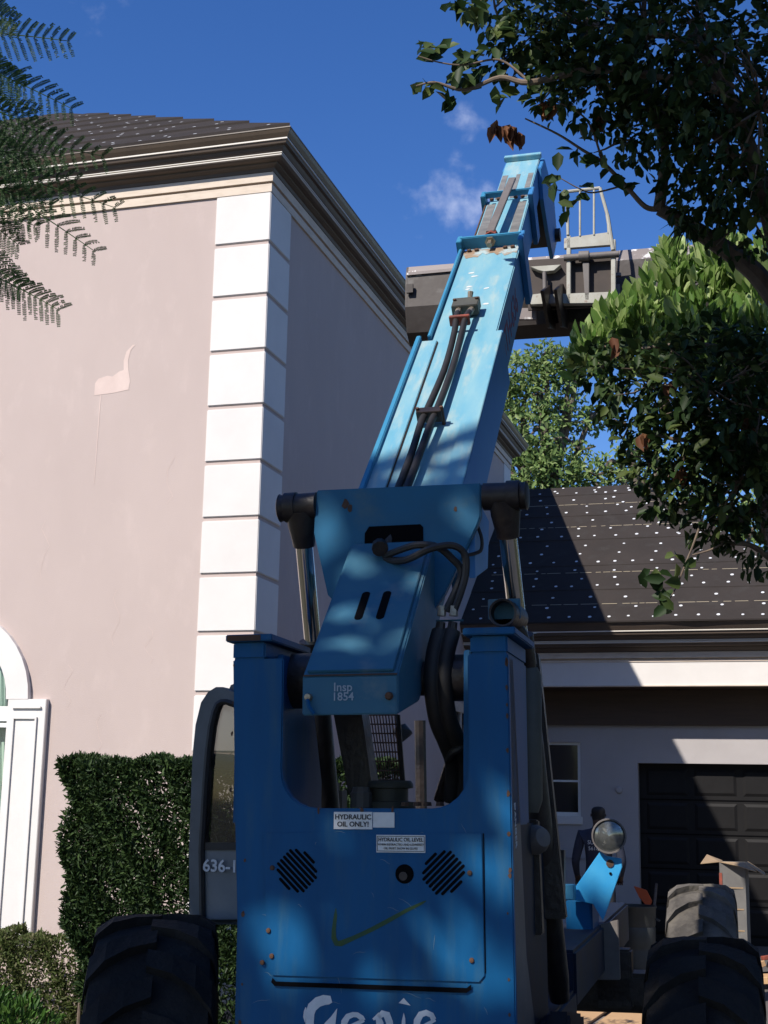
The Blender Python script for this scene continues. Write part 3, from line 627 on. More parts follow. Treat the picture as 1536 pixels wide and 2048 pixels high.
letter(stroke_G); poly('painted_letter', [gp_(*q) for q in ((458, 293), (440, 440), (440, 480), (300, 480), (340, 420), (400, 365))], body)
poly('painted_letter', [gp_(*q) for q in ((150, 285), (160, 290), (158, 420), (145, 415), (130, 370), (135, 320))], body)
letter([(700, 400, 60), (690, 375, 50), (650, 350, 46), (610, 348, 46), (560, 365, 54), (528, 410, 62), (522, 470, 64), (545, 540, 60), (600, 580, 52), (680, 560, 30)])
letter([(525, 470, 18), (640, 430, 40), (715, 395, 30)])
letter([(800, 390, 20), (840, 360, 70), (865, 420, 70), (868, 500, 66), (870, 590, 60)]); letter([(850, 370, 40), (890, 338, 60), (930, 350, 70), (955, 410, 66), (968, 500, 62), (975, 590, 56)])
poly('painted_letter', [gp_(*q) for q in ((1090, 205), (1155, 270), (1042, 248))], body); poly('painted_letter', [gp_(*q) for q in ((1090, 330), (1104, 380), (1112, 590), (1060, 590), (1072, 400))], body)
letter([(1370, 390, 50), (1350, 350, 50), (1300, 330, 52), (1250, 345, 58), (1215, 400, 64), (1210, 470, 64), (1240, 550, 60), (1300, 585, 50), (1370, 565, 28)]); letter([(1215, 470, 18), (1310, 430, 36), (1385, 390, 26)])

# ---- boom
BE = R(43); bc, bs = math.cos(BE), math.sin(BE)
def bp(a, s, h): return Vector((a, -.15+s*bc-h*bs, 2.031+s*bs+h*bc))
def bprism(poly_, a0, a1, name, mt, parent=T, bevel=.004): return MB().prism([bp(a0, s, h) for s, h in poly_], (a1-a0, 0, 0)).build(name, mt, parent, bevel=bevel)
def bbox(name, mt, a0, a1, s0, s1, h0, h1, parent=T, bevel=.003): return bprism([(s0, h0), (s1, h0), (s1, h1), (s0, h1)], a0, a1, name, mt, parent, bevel)
tail = bprism([(0, 0), (-.075, -.08), (.16, -.225), (1.05, -.235), (1.05, -.006), (.69, -.006), (.68, 0)], -.147, .130, 'boom_tail', 'blue_cover', bevel=.004)
bbox('cover_plate', 'blue_cover', -.134, .116, .012, .676, .0005, .010, tail, .002)
for a_ in (-.035, .031):
    pts = []
    for k in range(9): an = -math.pi/2+math.pi*k/8; pts.append(bp(a_+.0125*math.sin(an), .385+.0125*math.cos(an), .0102))
    for k in range(9): an = math.pi/2+math.pi*k/8; pts.append(bp(a_+.0125*math.sin(an), .265+.0125*math.cos(an), .0102))
    MB().prism(pts, (bp(0, 0, .001)-bp(0, 0, 0))).build('cover_slot', 'hole_black', tail)
for a_, c_ in ((-.128, 1.972), (.105, 1.972)):
    MB().lathe([(0, .016), (.009, .015), (.012, .004), (.012, 0)], (a_, -.150, c_), (0, -1, 0), 8).build('tail_bolt', 'rust' if a_ > 0 else 'fitting', tail, smooth=True)
bbox('edge_rust', 'rust', -.145, .128, -.001, .006, .0005, .0012, tail, 0)
MB().tube([(-.128, -.163, 1.966), (-.122, -.165, 1.945), (-.108, -.162, 1.925)], .006, 6).build('drain_spout', 'blue_body', tail, smooth=True)
text('chalk_mark', 'Insp', .034, 'chalk_white', tail, (-.028, -.1515, 1.988), EXa, EZa, bold=.0004); text('chalk_mark', '1854', .032, 'chalk_white', tail, (-.028, -.1515, 1.962), EXa, EZa, bold=.0004)
# cylinder saddle: winged cross plate with notch, pins at its ends
pl = [(-.264, 2.687), (.283, 2.681), (.281, 2.575), (.27, 2.545), (.163, 2.33), (.10, 2.24), (-.12, 2.24), (-.223, 2.338), (-.272, 2.545), (-.27, 2.60)]
sad = MB().prism([(a, .35, c) for a, c in pl], (0, .03, 0)).build('cylinder_saddle', 'blue_saddle', T, bevel=.004)
MB().prism([(a, .3488, c) for a, c in [(-.10, 2.498), (-.099, 2.535), (-.085, 2.556), (.085, 2.556), (.094, 2.545), (.094, 2.498)]], (0, -.0012, 0)).build('notch', 'hole_black', sad)
for a_ in (-.22, .235): MB().prism([(a_, .381, 2.66), (a_, .66, 2.62), (a_, .62, 2.45), (a_, .381, 2.38)], (.02, 0, 0)).build('saddle_gusset', 'blue_boom_side', sad, bevel=.002)
for a0, a1, e0 in ((-.268, -.395, -.40), (.287, .425, .43)):
    o = MB().tube([(a0, .372, 2.640), (a1*.97+a0*.03, .372, 2.637), (a1, .372, 2.637), (e0, .372, 2.637)], [.044, .044, .047, .038], 24).build('cylinder_pin', 'grease_black', T, smooth=True)
    MB().tube([(a1*.85+a0*.15, .372, 2.638), (a1*.55+a0*.45, .372, 2.638)], .050, 24).build('pin_collar', 'grease_black', o, smooth=True)
# lift cylinders
for s_ in (-1, 1):
    top = Vector((-.325 if s_ < 0 else .352, .375, 2.63)); bot = Vector((-.36 if s_ < 0 else .40, 1.06, 1.10)); d = bot-top
    o = MB().cyl(top+d*.06, top+d*.32, .029, 18).build('lift_cylinder_rod', 'chrome', T, smooth=True)
    MB().tube([top-d*.0, top+d*.03, top+d*.075], [.05, .048, .036], 16).build('rod_eye', 'grease_black', T, smooth=True)
    MB().tube([top+d*.28, top+d*.285, top+d*1.0, top+d*1.05], [.034, .040, .040, .034], 18).build('lift_cylinder_barrel', 'grease_black', T, smooth=True)
    MB().cyl(top+d*.27+Vector((0, 0, 0)), top+d*.33, .047, 16).build('gland_nut', 'grease_black', T, smooth=True)
# main boom section
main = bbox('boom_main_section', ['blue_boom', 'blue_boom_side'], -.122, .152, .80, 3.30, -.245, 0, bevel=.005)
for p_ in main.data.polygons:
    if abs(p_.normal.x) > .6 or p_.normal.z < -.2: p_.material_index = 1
for a0, a1, s1, hh in ((-.163, -.092, 2.24, .013), (.108, .176, 2.30, .008)):
    o = bbox('boom_doubler', ['blue_boom', 'blue_boom_side'], a0, a1, .72, s1, .0008, hh, main, .002)
for a0, a1, s1, mt_ in ((-.180, -.160, 2.26, 'blue_edge'), (.153, .176, 2.32, 'blue_boom_side')):
    bbox('side_plate', mt_, a0, a1, .72, s1, -.245 if a0 > 0 else -.24, .030 if a0 < 0 else .0005, main, .003)
bbox('weld_seam', 'rust', -.0925, -.089, .72, 2.24, .0004, .006, main, 0)
bbox('boom_edge_strip', 'blue_edge', -.137, -.1225, 2.27, 3.30, -.24, .022, main, .003)
text('painted_name', 'GTH-636', .17, 'red_letter', main, bp(.1528, 2.36, -.19), bp(0, 1, 0)-bp(0, 0, 0), bp(0, 0, 1)-bp(0, 0, 0), sx=.95, align='LEFT', depth=.0005)
# collars and inner sections
def collar(s, a0, a1, hd, th, ht):
    o = bbox('boom_collar', 'blue_edge', a0-.012, a1+.012, s-th, s, .001, ht, bevel=.004)
    bbox('collar_side', 'blue_boom_side', a1+.001, a1+.026, s-.10, s+.02, -hd-.03, ht-.004, o); bbox('collar_side', 'blue_edge', a0-.026, a0-.001, s-.06, s+.02, -hd, ht-.004, o)
    for a in (a0+.05, a1-.05):
        for q in (-.018, .018): MB().cyl(bp(a+q, s-.052, .001), bp(a+q, s-.052, .012), .011, 6).build('collar_bolt', 'rust', o)
    return o
pts_ = [(-.115, 3.296)]+[(-.115+.26*i/14, 3.296-.05-.045*abs(math.sin(i*1.9))-.02*math.sin(i*.7)) for i in range(15)]+[(.147, 3.296)]
MB().prism([bp(a, s_, .0005) for a, s_ in pts_], bp(0, 0, .0006)-bp(0, 0, 0)).build('rust_bloom', 'rust_stain', main)
for a_, c_, r_ in ((-.165, 2.636, .012), (-.15, 2.62, .009), (.20, 2.60, .006)): MB().prism([(a_+r_*math.cos(k)*rng.uniform(.6, 1.3), .3494, c_+r_*1.5*math.sin(k)) for k in (0, .9, 1.8, 2.7, 3.6, 4.5, 5.4)], (0, -.0006, 0)).build('rust_spot', 'rust', sad)
c1 = collar(3.33, -.122, .152, .245, .022, .062)
MB().tube([bp(.012, 3.26, .03), bp(.012, 3.30, .032), bp(.012, 3.30, .032), bp(.012, 3.36, .034)], [.014, .014, .026, .026], 6).build('chain_nut', 'fitting', c1)
MB().tube([bp(.012, 3.336, .034), bp(.012, 3.40, .036)], [.036, .028], 8).build('chain_anchor', 'red_iron', c1)
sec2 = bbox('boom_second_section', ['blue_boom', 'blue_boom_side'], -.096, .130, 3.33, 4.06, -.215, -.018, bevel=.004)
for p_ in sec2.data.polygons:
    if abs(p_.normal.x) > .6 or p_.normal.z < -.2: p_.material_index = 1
for a0, a1 in ((-.088, -.045), (.072, .116)): bbox('wear_strip', 'wear_strip', a0, a1, 3.34, 4.0, -.0175, -.0165, sec2, 0)
bbox('edge_rust', 'rust', -.104, -.0965, 3.34, 4.04, -.06, -.017, sec2, .001)
c2_ = collar(4.06, -.096, .130, .215, .018, .035)
MB().hexa([bp(-.012, 3.36, .052), bp(.028, 3.36, .052), bp(.028, 3.36, .066), bp(-.012, 3.36, .066)], [bp(.016, 4.16, .052), bp(.054, 4.16, .052), bp(.054, 4.16, .066), bp(.016, 4.16, .066)]).build('chain_cover_bar', 'rust', T, bevel=.002)
bpy.data.objects['chain_cover_bar'].data.materials[0] = MATS['grey_plate']
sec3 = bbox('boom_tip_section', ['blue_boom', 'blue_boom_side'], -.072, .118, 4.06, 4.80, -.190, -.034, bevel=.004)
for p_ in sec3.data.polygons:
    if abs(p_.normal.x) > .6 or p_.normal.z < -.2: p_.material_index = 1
for a0, a1 in ((-.066, -.035), (.012, .034), (.078, .106)): bbox('wear_strip', 'wear_strip', a0, a1, 4.12, 4.52, -.0335, -.0325, sec3, 0)
bbox('tip_bar', 'blue_boom', -.082, .128, 4.76, 4.80, -.033, -.004, sec3)
# nose: drop plates to the carriage
for a0 in (-.082, .118):
    bprism([(4.62, -.04), (4.82, -.05), (5.10, -.36), (5.04, -.62), (4.72, -.62), (4.62, -.42), (4.55, -.2)], a0, a0+.022, 'nose_plate', 'blue_boom_side', bevel=.003)
bprism([(4.66, -.10), (4.80, -.12), (5.0, -.38), (4.96, -.56), (4.76, -.56), (4.68, -.40)], -.058, .116, 'nose_box', 'olive_steel', bevel=.003)
MB().cyl(bp(-.11, 4.95, -.56), bp(.17, 4.95, -.56), .04, 16).build('nose_pin', 'grease_black', T, smooth=True)
# tilt cylinder and links under the nose
MB().tube([bp(.03, 4.2, -.30), bp(.03, 4.86, -.52)], [.035, .035], 12).build('tilt_cylinder', 'grease_black', T, smooth=True)
# hoses on the boom
blk = bbox('hose_block', 'olive_steel', -.058, .056, 2.47, 2.56, .012, .062, bevel=.003)
for a_ in (-.05, .046): MB().cyl(bp(a_, 2.53, .062), bp(a_, 2.53, .070), .008, 6).build('block_bolt', 'rust', blk)
MB().tube([bp(.005, 2.56, .035), bp(.005, 2.60, .04), bp(.008, 2.62, .06)], [.013, .011, .013], 8).build('block_fitting', 'fitting', blk, smooth=True)
for a_ in (-.028, .030): MB().tube([bp(a_, 2.475, .04), bp(a_*.9, 2.435, .046), bp(a_*.8, 2.40, .05)], [.013, .015, .011], 8).build('hose_fitting', 'fitting', blk, smooth=True)
for a0, a1, a2 in ((-.028, -.012, -.020), (.030, .020, .018)):
    path = [bp(a0*.85, 2.42, .05), bp(a0*.7, 2.34, .055), bp(a1, 2.22, .045), bp(a1+.004, 1.9, .035), bp(a2, 1.52, .045), bp(a2-.004, 1.42, .05), bp(a2*.8-.01, 1.2, .04), bp(a2*.8-.02, .9, .036)]
    MB().tube(smooth_path(path, 5), .0135, 10).build('boom_hose', 'black_rubber', T, smooth=True)
bbox('hose_clamp', 'red_iron', -.046, .040, 2.325, 2.345, .030, .074, bevel=.002)
bbox('hose_clamp', 'grease_black', -.050, .044, 1.475, 1.515, .020, .066, bevel=.002)
for a_ in (-.046, .044): MB().cyl(bp(a_, 1.495, .0), bp(a_, 1.495, .075), .007, 6).build('clamp_bolt', 'rust', bpy.data.objects['hose_clamp'])
for i in range(6):
    a_ = rng.uniform(-.08, .12); s_ = rng.uniform(2.6, 3.15)
    MB().prism([bp(a_+rng.uniform(.008, .022)*math.cos(k), s_+rng.uniform(.006, .012)*math.sin(k), .0006) for k in (0, 1, 2, 3, 4, 5)], bp(0, 0, .0005)-bp(0, 0, 0)).build('paint_chip', 'white_label', main)
# hose loops on the tail cover and bundle down the right side
MB().tube([bp(-.03, .62, .03), bp(-.026, .60, .045), bp(-.02, .575, .05)], [.02, .026, .026], 10).build('swivel_fitting', 'grease_black', T, smooth=True)
MB().tube([ML(790, 1060, .37), ML(778, 1085, .36), ML(770, 1112, .33)], .018, 10).build('boom_hose', 'black_rubber', T, smooth=True)
hz = [ML(770, 1112, .27), ML(800, 1100, .20), ML(835, 1090, .16), ML(875, 1094, .16), ML(905, 1118, .18), ML(922, 1140, .19), ML(914, 1175, .18), ML(892, 1222, .17)]
hz2 = [ML(772, 1120, .27), ML(812, 1120, .20), ML(860, 1098, .14), ML(905, 1091, .14), ML(930, 1110, .16), ML(931, 1150, .17), ML(920, 1190, .17), ML(908, 1222, .17)]
for h_ in (hz, hz2): MB().tube(smooth_path(h_), .0115, 8).build('loop_hose', 'black_rubber', T, smooth=True)
B('bulkhead', 'blue_cover', T, tuple(ML(872, 1244, .19)), tuple(ML(922, 1239, .15)+Vector((0, .04, .006))))
for x in (884, 908):
    MB().tube([ML(x, 1212, .17), ML(x-1, 1232, .17)], [.012, .014], 8).build('hose_fitting', 'fitting', T, smooth=True)
    MB().tube([ML(x-2, 1244, .17), ML(x-6, 1272, .17)], [.014, .017], 8).build('hose_fitting', 'grease_black', T, smooth=True)
for i, x in enumerate((872, 897, 884)):
    MB().tube(smooth_path([ML(x+8, 1262, .17), ML(x-4, 1310, .15), ML(x-8, 1370, .14), ML(x+2, 1440, .18), ML(x+22, 1490, .26), ML(x+34, 1530, .34), ML(x+30, 1600, .4)]), .025 if i < 2 else .017, 10).build('bundle_hose', 'black_rubber', T, smooth=True)
MB().tube(smooth_path([ML(938, 1500, .3), ML(925, 1496, .24), ML(905, 1505, .24), ML(897, 1520, .3)]), .012, 8).build('hose_strap', 'black_rubber', T, smooth=True)
MB().tube([ML(900, 1530, .36), ML(878, 1600, .42)], .018, 8).build('steel_link', 'grease_black', T, smooth=True)
# thin return line beside the saddle
MB().tube(smooth_path([ML(952, 1045, .4), ML(963, 1075, .4), ML(962, 1100, .4), ML(945, 1108, .36), ML(925, 1112, .3)]), .006, 6).build('thin_line', 'black_rubber', T, smooth=True)
# things standing on the engine deck, seen through the opening
MB().prism([ML(665, 1420, .45), ML(722, 1420, .45), ML(746, 1592, .45), ML(697, 1592, .45)], (0, .1, 0)).build('deck_strut', 'grease_black', T, bevel=.003)
g = MB()
p00, p10, p01, p11 = ML(718, 1430, .7), ML(796, 1430, .55), ML(742, 1560, .7), ML(806, 1560, .55)
for k in range(14):
    f = k/13; g.tube([p00.lerp(p10, f), p01.lerp(p11, f)], .0022, 5)
for k in range(8):
    f = k/7; g.tube([p00.lerp(p01, f), p10.lerp(p11, f)], .0026, 5)
g.build('wire_guard', 'rust', T)
for a, b in ((p10, p11), (p00, p01)): MB().tube([a, b+(b-a)*.25], .008, 6).build('guard_post', 'grease_black', T)
c0 = ML(778, 1590, .5)
MB().lathe([(0, .045), (.07, .045), (.078, .035), (.078, .022), (.062, .02), (.062, -.02), (.085, -.022), (.085, -.05), (0, -.05)], c0+Vector((0, 0, .0)), (0, 0, 1), 24).build('filler_housing', 'olive_steel', T, smooth=True)
MB().lathe([(0, .035), (.026, .034), (.03, .02), (.034, .015), (.034, -.03), (0, -.03)], ML(722, 1596, .42), (0, 0, 1), 10).build('filler_cap', 'grey_plate', T)
for x in (810, 835, 855, 880): MB().lathe([(0, .012), (.012, .011), (.014, 0)], ML(x, 1612, .10), (0, 0, 1), 6).build('deck_bolt', 'rust', T)
MB().tube([ML(800, 1452, .62), ML(806, 1466, .62), ML(800, 1480, .6)], [.02, .032, .012], 10).build('guard_knob', 'cab_trim', T, smooth=True)
MB().prism([ML(550, 1440, .6), ML(600, 1440, .6), ML(625, 1612, .6), ML(560, 1612, .6)], (0, .02, 0)).build('inner_sheet', 'grey_plate', T)
for k in range(5):
    f = k/4; c = ML(566, 1540, .30).lerp(ML(581, 1583, .30), f); d = (ML(581, 1583, .3)-ML(566, 1540, .3)).normalized(); nn = Vector((.9, 0, .42)).normalized()
    MB().prism([c-d*.004+nn*-.004, c+d*.004-nn*.004, c+d*.004+nn*(.012+.006*k), c-d*.004+nn*(.012+.006*k)], (0, .002, 0)).build('hazard_stripe', 'paint_white', T)
B('hazard_plate', 'blue_body', T, tuple(ML(560, 1590, .32)), tuple(ML(592, 1520, .32)+Vector((0, .01, 0))))
# exhaust and muffler on the right
MB().lathe([(.036, 0), (.042, -.002), (.044, .01), (.044, .24), (.036, .24), (.036, 0)], ML(1005, 1225, .20), (0, 1, .05), 24).build('exhaust_pipe', 'grease_black', T, smooth=True)
e0 = ML(1005, 1225, .26)
B('exhaust_bracket', 'blue_cover', T, (e0.x-.045, .26, e0.z-.02), (e0.x+.055, .268, e0.z+.042), .002)
MB().tube([ML(1056, 1335, .5), ML(1056, 1350, .5), ML(1058, 1600, .5), ML(1058, 1625, .5)], [.03, .043, .043, .03], 20).build('muffler', 'olive_steel', T, smooth=True)
MB().tube(smooth_path([ML(1058, 1340, .5), ML(1050, 1300, .46), ML(1035, 1262, .40), ML(1008, 1232, .36)]), .026, 10).build('exhaust_bend', 'grease_black', T, smooth=True)
MB().lathe([(0, .05), (.03, .045), (.045, .02), (.048, 0), (.03, -.02), (0, -.02)], ML(1068, 1680, .6), (.7, -.6, .2), 18).build('side_lamp', 'grey_plate', T, smooth=True)
text('side_lettering', 'DANGER', .035, 'paint_white', T, (.4150, .075, 1.62), (0, .16, -.98), (0, .98, .16), sx=.9)
MB().prism([(.43, .55, 1.06), (.50, .55, 1.06), (.50, .95, 1.0), (.43, .95, 1.0)], (0, 0, -.25)).build('side_box', 'frame_dark', T, bevel=.01)
MB().prism([ML(*q, .85) for q in ((1050, 1312), (1076, 1305), (1132, 1838), (1062, 1838))], (0, .05, 0)).build('boom_prop', 'grease_black', T, bevel=.004)
MB().prism([ML(*q, .62) for q in ((1030, 1640), (1075, 1640), (1085, 1870), (1036, 1870))], (0, .05, 0)).build('side_bracket', 'grease_black', T, bevel=.004)
# work lamp bracket and front right post
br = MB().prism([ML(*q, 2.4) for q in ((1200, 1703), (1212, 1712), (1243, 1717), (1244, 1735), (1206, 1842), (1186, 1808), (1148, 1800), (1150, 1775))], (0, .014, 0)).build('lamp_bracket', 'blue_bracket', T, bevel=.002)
for (x, y, r_) in ((1220, 1727, .017), (1221, 1747, .006)):
    c = ML(x, y, 2.398); MB().lathe([(0, .004), (r_, .003), (r_, 0)], c, (0, -1, 0), 14).build('bracket_bolt', 'rust' if r_ > .01 else 'hole_black', br)
lc = ML(1218, 1672, 2.36); ld = Vector((.10, -1, -.05)).normalized()
lamp = MB().lathe([(0, -.09), (.04, -.085), (.062, -.05), (.074, -.01), (.074, .004), (.070, .006)], lc, ld, 28).build('work_lamp', 'grease_black', T, smooth=True)
MB().lathe([(0, .016), (.03, .013), (.055, .006), (.069, .0)], lc, ld, 28).build('lens', 'lamp_glass', lamp, smooth=True)
MB().lathe([(.068, .0), (.069, .010), (.075, .010), (.076, -.002)], lc, ld, 28).build('lens_ring', 'grey_plate', lamp, smooth=True)
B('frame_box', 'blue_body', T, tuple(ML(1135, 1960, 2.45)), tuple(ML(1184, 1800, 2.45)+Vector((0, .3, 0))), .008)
B('frame_block', 'blue_edge', T, tuple(ML(1125, 1800, 2.3)), tuple(ML(1148, 1770, 2.3)+Vector((0, .08, 0))), .004)
MB().prism([ML(1128, 1700, 1.6), ML(1058, 1700, 1.6), ML(1075, 1800, 1.6), ML(1128, 1800, 1.6)], (0, .05, 0)).build('inner_frame', 'grease_black', T)
B('front_axle', 'grease_black', T, (-.8, 3.35, .67), (.8, 3.6, .85), .02)
B('rear_axle', 'grease_black', T, (-.8, .55, .5), (.8, .75, .72), .02)
B('steering_link', 'grease_black', T, tuple(ML(1192, 2016, 2.9)), tuple(ML(1262, 1900, 2.9)+Vector((0, .12, 0))), .01)
B('axle_housing', 'grease_black', T, tuple(ML(1100, 2006, 2.9)), tuple(ML(1330, 1950, 2.9)+Vector((0, .2, 0))), .02)
MB().prism([ML(*q, 2.7) for q in ((1196, 1850), (1236, 1840), (1240, 1960), (1192, 1960))], (0, .04, 0)).build('fender_stay', 'grey_plate', T, bevel=.003)
# wheels
def wheel(a, b, zc, rt, wd, steer, mt_='tyre_shaded'):
    rim = MB().lathe([(0, .10), (.11, .10), (.14, .05), (.26, .04), (.30, -.02), (.33, wd*.38), (.345, wd*.40), (.345, -wd*.40), (.33, -wd*.38), (.30, -.05), (.10, -.06), (0, -.06)], (0, 0, 0), (1, 0, 0), 28).build('wheel', 'rim', T, smooth=True)
    hw = wd/2
    prof = [(.33, hw*.78), (.38, hw*.92), (rt*.72, hw*1.04), (rt*.86, hw*1.0), (rt*.935, hw*.93), (rt*.955, hw*.6), (rt*.962, 0), (rt*.955, -hw*.6), (rt*.935, -hw*.93), (rt*.86, -hw), (rt*.72, -hw*1.04), (.38, -hw*.92), (.33, -hw*.78)]
    m_ = MB().lathe(prof, (0, 0, 0), (1, 0, 0), 56); n = 17
    for s in (-1, 1):
        for k in range(n):
            a0 = 2*math.pi*(k + (.5 if s > 0 else 0))/n; jit = rng.uniform(-.015, .015)
            rows = []
            for f, da, w_, r1 in ((-.06, .0, .062, 1.0), (.35, .05, .066, 1.004), (.72, .13, .075, .998), (.98, .21, .085, .955), (1.04, .25, .09, .86)):
                an = a0+jit+da; rr = rt*r1; x = s*hw*f; ri = rt*(.90 if f < 1 else .80)
                def pt(an_, r_): return (x, -r_*math.sin(an_), r_*math.cos(an_))
                rows.append([pt(an-w_*1.15, ri), pt(an-w_, rr), pt(an+w_, rr), pt(an+w_*1.15, ri)])
            for q in range(4):
                A_, B_ = rows[q], rows[q+1]
                m_.add(A_+B_, [(0, 1, 5, 4), (1, 2, 6, 5), (2, 3, 7, 6)])
            m_.add(rows[0], [(0, 1, 2, 3)]); m_.add(rows[-1], [(0, 1, 2, 3)])
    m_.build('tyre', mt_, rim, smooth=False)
    for k in range(8):
        an = 2*math.pi*k/8; MB().cyl((.09, .085*math.cos(an), .085*math.sin(an)), (.115, .085*math.cos(an), .085*math.sin(an)), .011, 6).build('wheel_nut', 'rust', rim)
    rim.location = (a, b, zc); rim.rotation_euler = (0, 0, steer); return rim
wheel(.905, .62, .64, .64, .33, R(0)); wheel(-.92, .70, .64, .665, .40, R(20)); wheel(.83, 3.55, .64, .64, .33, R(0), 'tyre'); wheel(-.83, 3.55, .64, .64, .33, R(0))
# operator cab on the left
cb = 1.0
def cabpt(x, y, b=cb): return ML(x, y, b)
outer_c = [(379, 1835), (378, 1700), (383, 1560), (386, 1500), (391, 1450), (402, 1405), (416, 1384), (432, 1374), (446, 1374), (458, 1381), (476, 1386)]
inner_c = [(400, 1835), (398, 1700), (406, 1560), (411, 1500), (417, 1452), (424, 1422), (430, 1408), (438, 1403), (448, 1403), (458, 1407), (476, 1412)]
pO = [cabpt(*q) for q in outer_c]; pI = [cabpt(*q) for q in inner_c]
cab = MB(); n = len(pO)
for i in range(n-1): cab.hexa([pO[i], pO[i+1], pI[i+1], pI[i]], [p+Vector((0, .09, 0)) for p in (pO[i], pO[i+1], pI[i+1], pI[i])])
cabo = cab.build('cab_frame', 'cab_trim', T, smooth=True)
q0, q1 = cabpt(398, 1697), cabpt(560, 1840)
MB().prism([cabpt(*q) for q in ((399, 1700), (560, 1700), (560, 1840), (398, 1840))], (0, .05, 0)).build('cab_lower_panel', 'cab_grey', cabo, bevel=.004)
MB().prism([cabpt(398, 1685, .995), cabpt(560, 1685, .995), cabpt(560, 1700, .995), cabpt(398, 1700, .995)], (0, .05, 0)).build('window_rubber', 'black_rubber', cabo)
MB().prism([cabpt(*q, 1.02) for q in ((399, 1690), (405, 1560), (411, 1500), (417, 1452), (424, 1422), (430, 1408), (448, 1403), (560, 1412), (560, 1690))], (0, .005, 0)).build('rear_glass', 'cab_glass', cabo)
MB().tube([p+Vector((.012, -.004, -.002)) for p in pI], .012, 6).build('glass_seal', 'black_rubber', cabo, smooth=True)
text('cab_number', '636-1854', .060, 'paint_white', cabo, cabpt(405, 1742, .985), (1, 0, -.02), (0, 0, 1), sx=.98, align='LEFT', bold=.0012)
for f0, f1 in ((.09, .9),):
    for x, y in ((386, 1520), (440, 1378)):
        p = cabpt(x, y); MB().tube([p+Vector((.03, .09, 0)), p+Vector((.03, 1.1, .0))], .03, 8).build('cab_rail', 'cab_trim', cabo, smooth=True)
for da in (.03, .62): 
    p = cabpt(386, 1520); MB().tube([p+Vector((da, 1.1, .2)), p+Vector((da, 1.15, -.65))], .025, 8).build('cab_post', 'grease_black', cabo, smooth=True)
B('cab_floor', 'cab_trim', cabo, tuple(cabpt(384, 1850)+Vector((0, .05, 0))), tuple(cabpt(384, 1850)+Vector((.62, 1.2, .05))))
B('cab_seat', 'black_rubber', cabo, tuple(cabpt(470, 1800)+Vector((0, .25, 0))), tuple(cabpt(470, 1800)+Vector((.32, .38, .42))), .03)

# bucket and fork carriage
bk = 4.62
bpf = [(0, 5.20), (-.03, 5.12), (-.05, 4.90), (0, 4.735), (.10, 4.675), (.5, 4.82), (.8, 5.0)]
mA = MB()
for i in range(len(bpf)-1):
    q = [(-.935, bk+bpf[i][0], bpf[i][1]), (1.12, bk+bpf[i][0], bpf[i][1]-.03), (1.12, bk+bpf[i+1][0], bpf[i+1][1]-.03), (-.935, bk+bpf[i+1][0], bpf[i+1][1])]
    mA.hexa(q, [(x, y+.022, z+.008) for x, y, z in q])
buck = mA.build('bucket', ['bucket_steel', 'bucket_edge', 'bucket_under'], T)
for p_ in buck.data.polygons:
    if p_.center.z > 5.09: p_.material_index = 1
    elif p_.center.z < 4.78 or p_.center.y > bk+.25: p_.material_index = 2
for a_ in (-.95, 1.12): MB().prism([(a_, bk+y, z) for y, z in bpf+[(.6, 5.15)]], (.016, 0, 0)).build('bucket_end', 'bucket_steel', buck, bevel=.002)
B('bucket_edge_bar', 'bucket_edge', buck, (-.94, bk-.045, 5.125), (-.55, bk-.028, 5.145)); B('weld_tab', 'bucket_steel', buck, (-.935, bk-.075, 4.99), (-.89, bk-.055, 5.05))
def bars(name, mt, lst, parent=T):
    for p0, p1, r_ in lst: MB().tube([p0, p1], r_, 8).build(name, mt, parent, smooth=True)
cb_ = 4.35
CP = lambda x, y, b=cb_: ML(x, y, b)
bx0 = MB().hexa([CP(1128, 476), CP(1224, 463), CP(1224, 490), CP(1128, 497)], [CP(1128, 476)+Vector((0, .03, 0)), CP(1224, 463)+Vector((0, .03, 0)), CP(1224, 490)+Vector((0, .03, 0)), CP(1128, 497)+Vector((0, .03, 0))])
car = bx0.build('fork_carriage', 'carriage_grey', T, bevel=.003)
bars('backrest_bar', 'carriage_grey', [(CP(1160, 472), CP(1160, 382), .007), (CP(1188, 470), CP(1188, 380), .007), (CP(1217, 466), CP(1215, 430), .007)], car)
bars('backrest_frame', 'carriage_grey', [(CP(1128, 384), CP(1200, 376), .011), (CP(1200, 376), CP(1215, 430), .011), (CP(1215, 430), CP(1226, 500), .013), (CP(1136, 470), CP(1134, 384), .010)], car)
for x0, x1, y0, y1 in ((1133, 1141, 470, 606), (1222, 1231, 478, 608)):
    MB().prism([CP(x0, y0), CP(x1, y0), CP(x1, y1), CP(x0, y1)], (0, .05, 0)).build('carriage_upright', 'carriage_grey', car, bevel=.003)
MB().prism([CP(1058, 590), CP(1228, 583), CP(1228, 606), CP(1058, 608)], (0, .06, 0)).build('carriage_lower_bar', 'carriage_grey', car, bevel=.003)
MB().cyl(CP(1128, 516), CP(1238, 508), .022, 14).build('carriage_shaft', 'grey_plate', car, smooth=True)
MB().cyl(CP(1158, 513), CP(1178, 512), .034, 14).build('shaft_collar', 'grey_plate', car, smooth=True)
MB().prism([CP(1165, 525), CP(1178, 525), CP(1178, 600), CP(1170, 600)], (0, .04, 0)).build('carriage_strut', 'grey_plate', car, bevel=.002)
MB().prism([CP(1060, 533), CP(1122, 529), CP(1108, 541), CP(1088, 543), CP(1076, 540)], (0, .05, 0)).build('hanger_plate', 'carriage_grey', car, bevel=.002)
MB().cyl(CP(1089, 545), CP(1090, 590), .014, 10).build('hanger_rod', 'grey_plate', car, smooth=True)
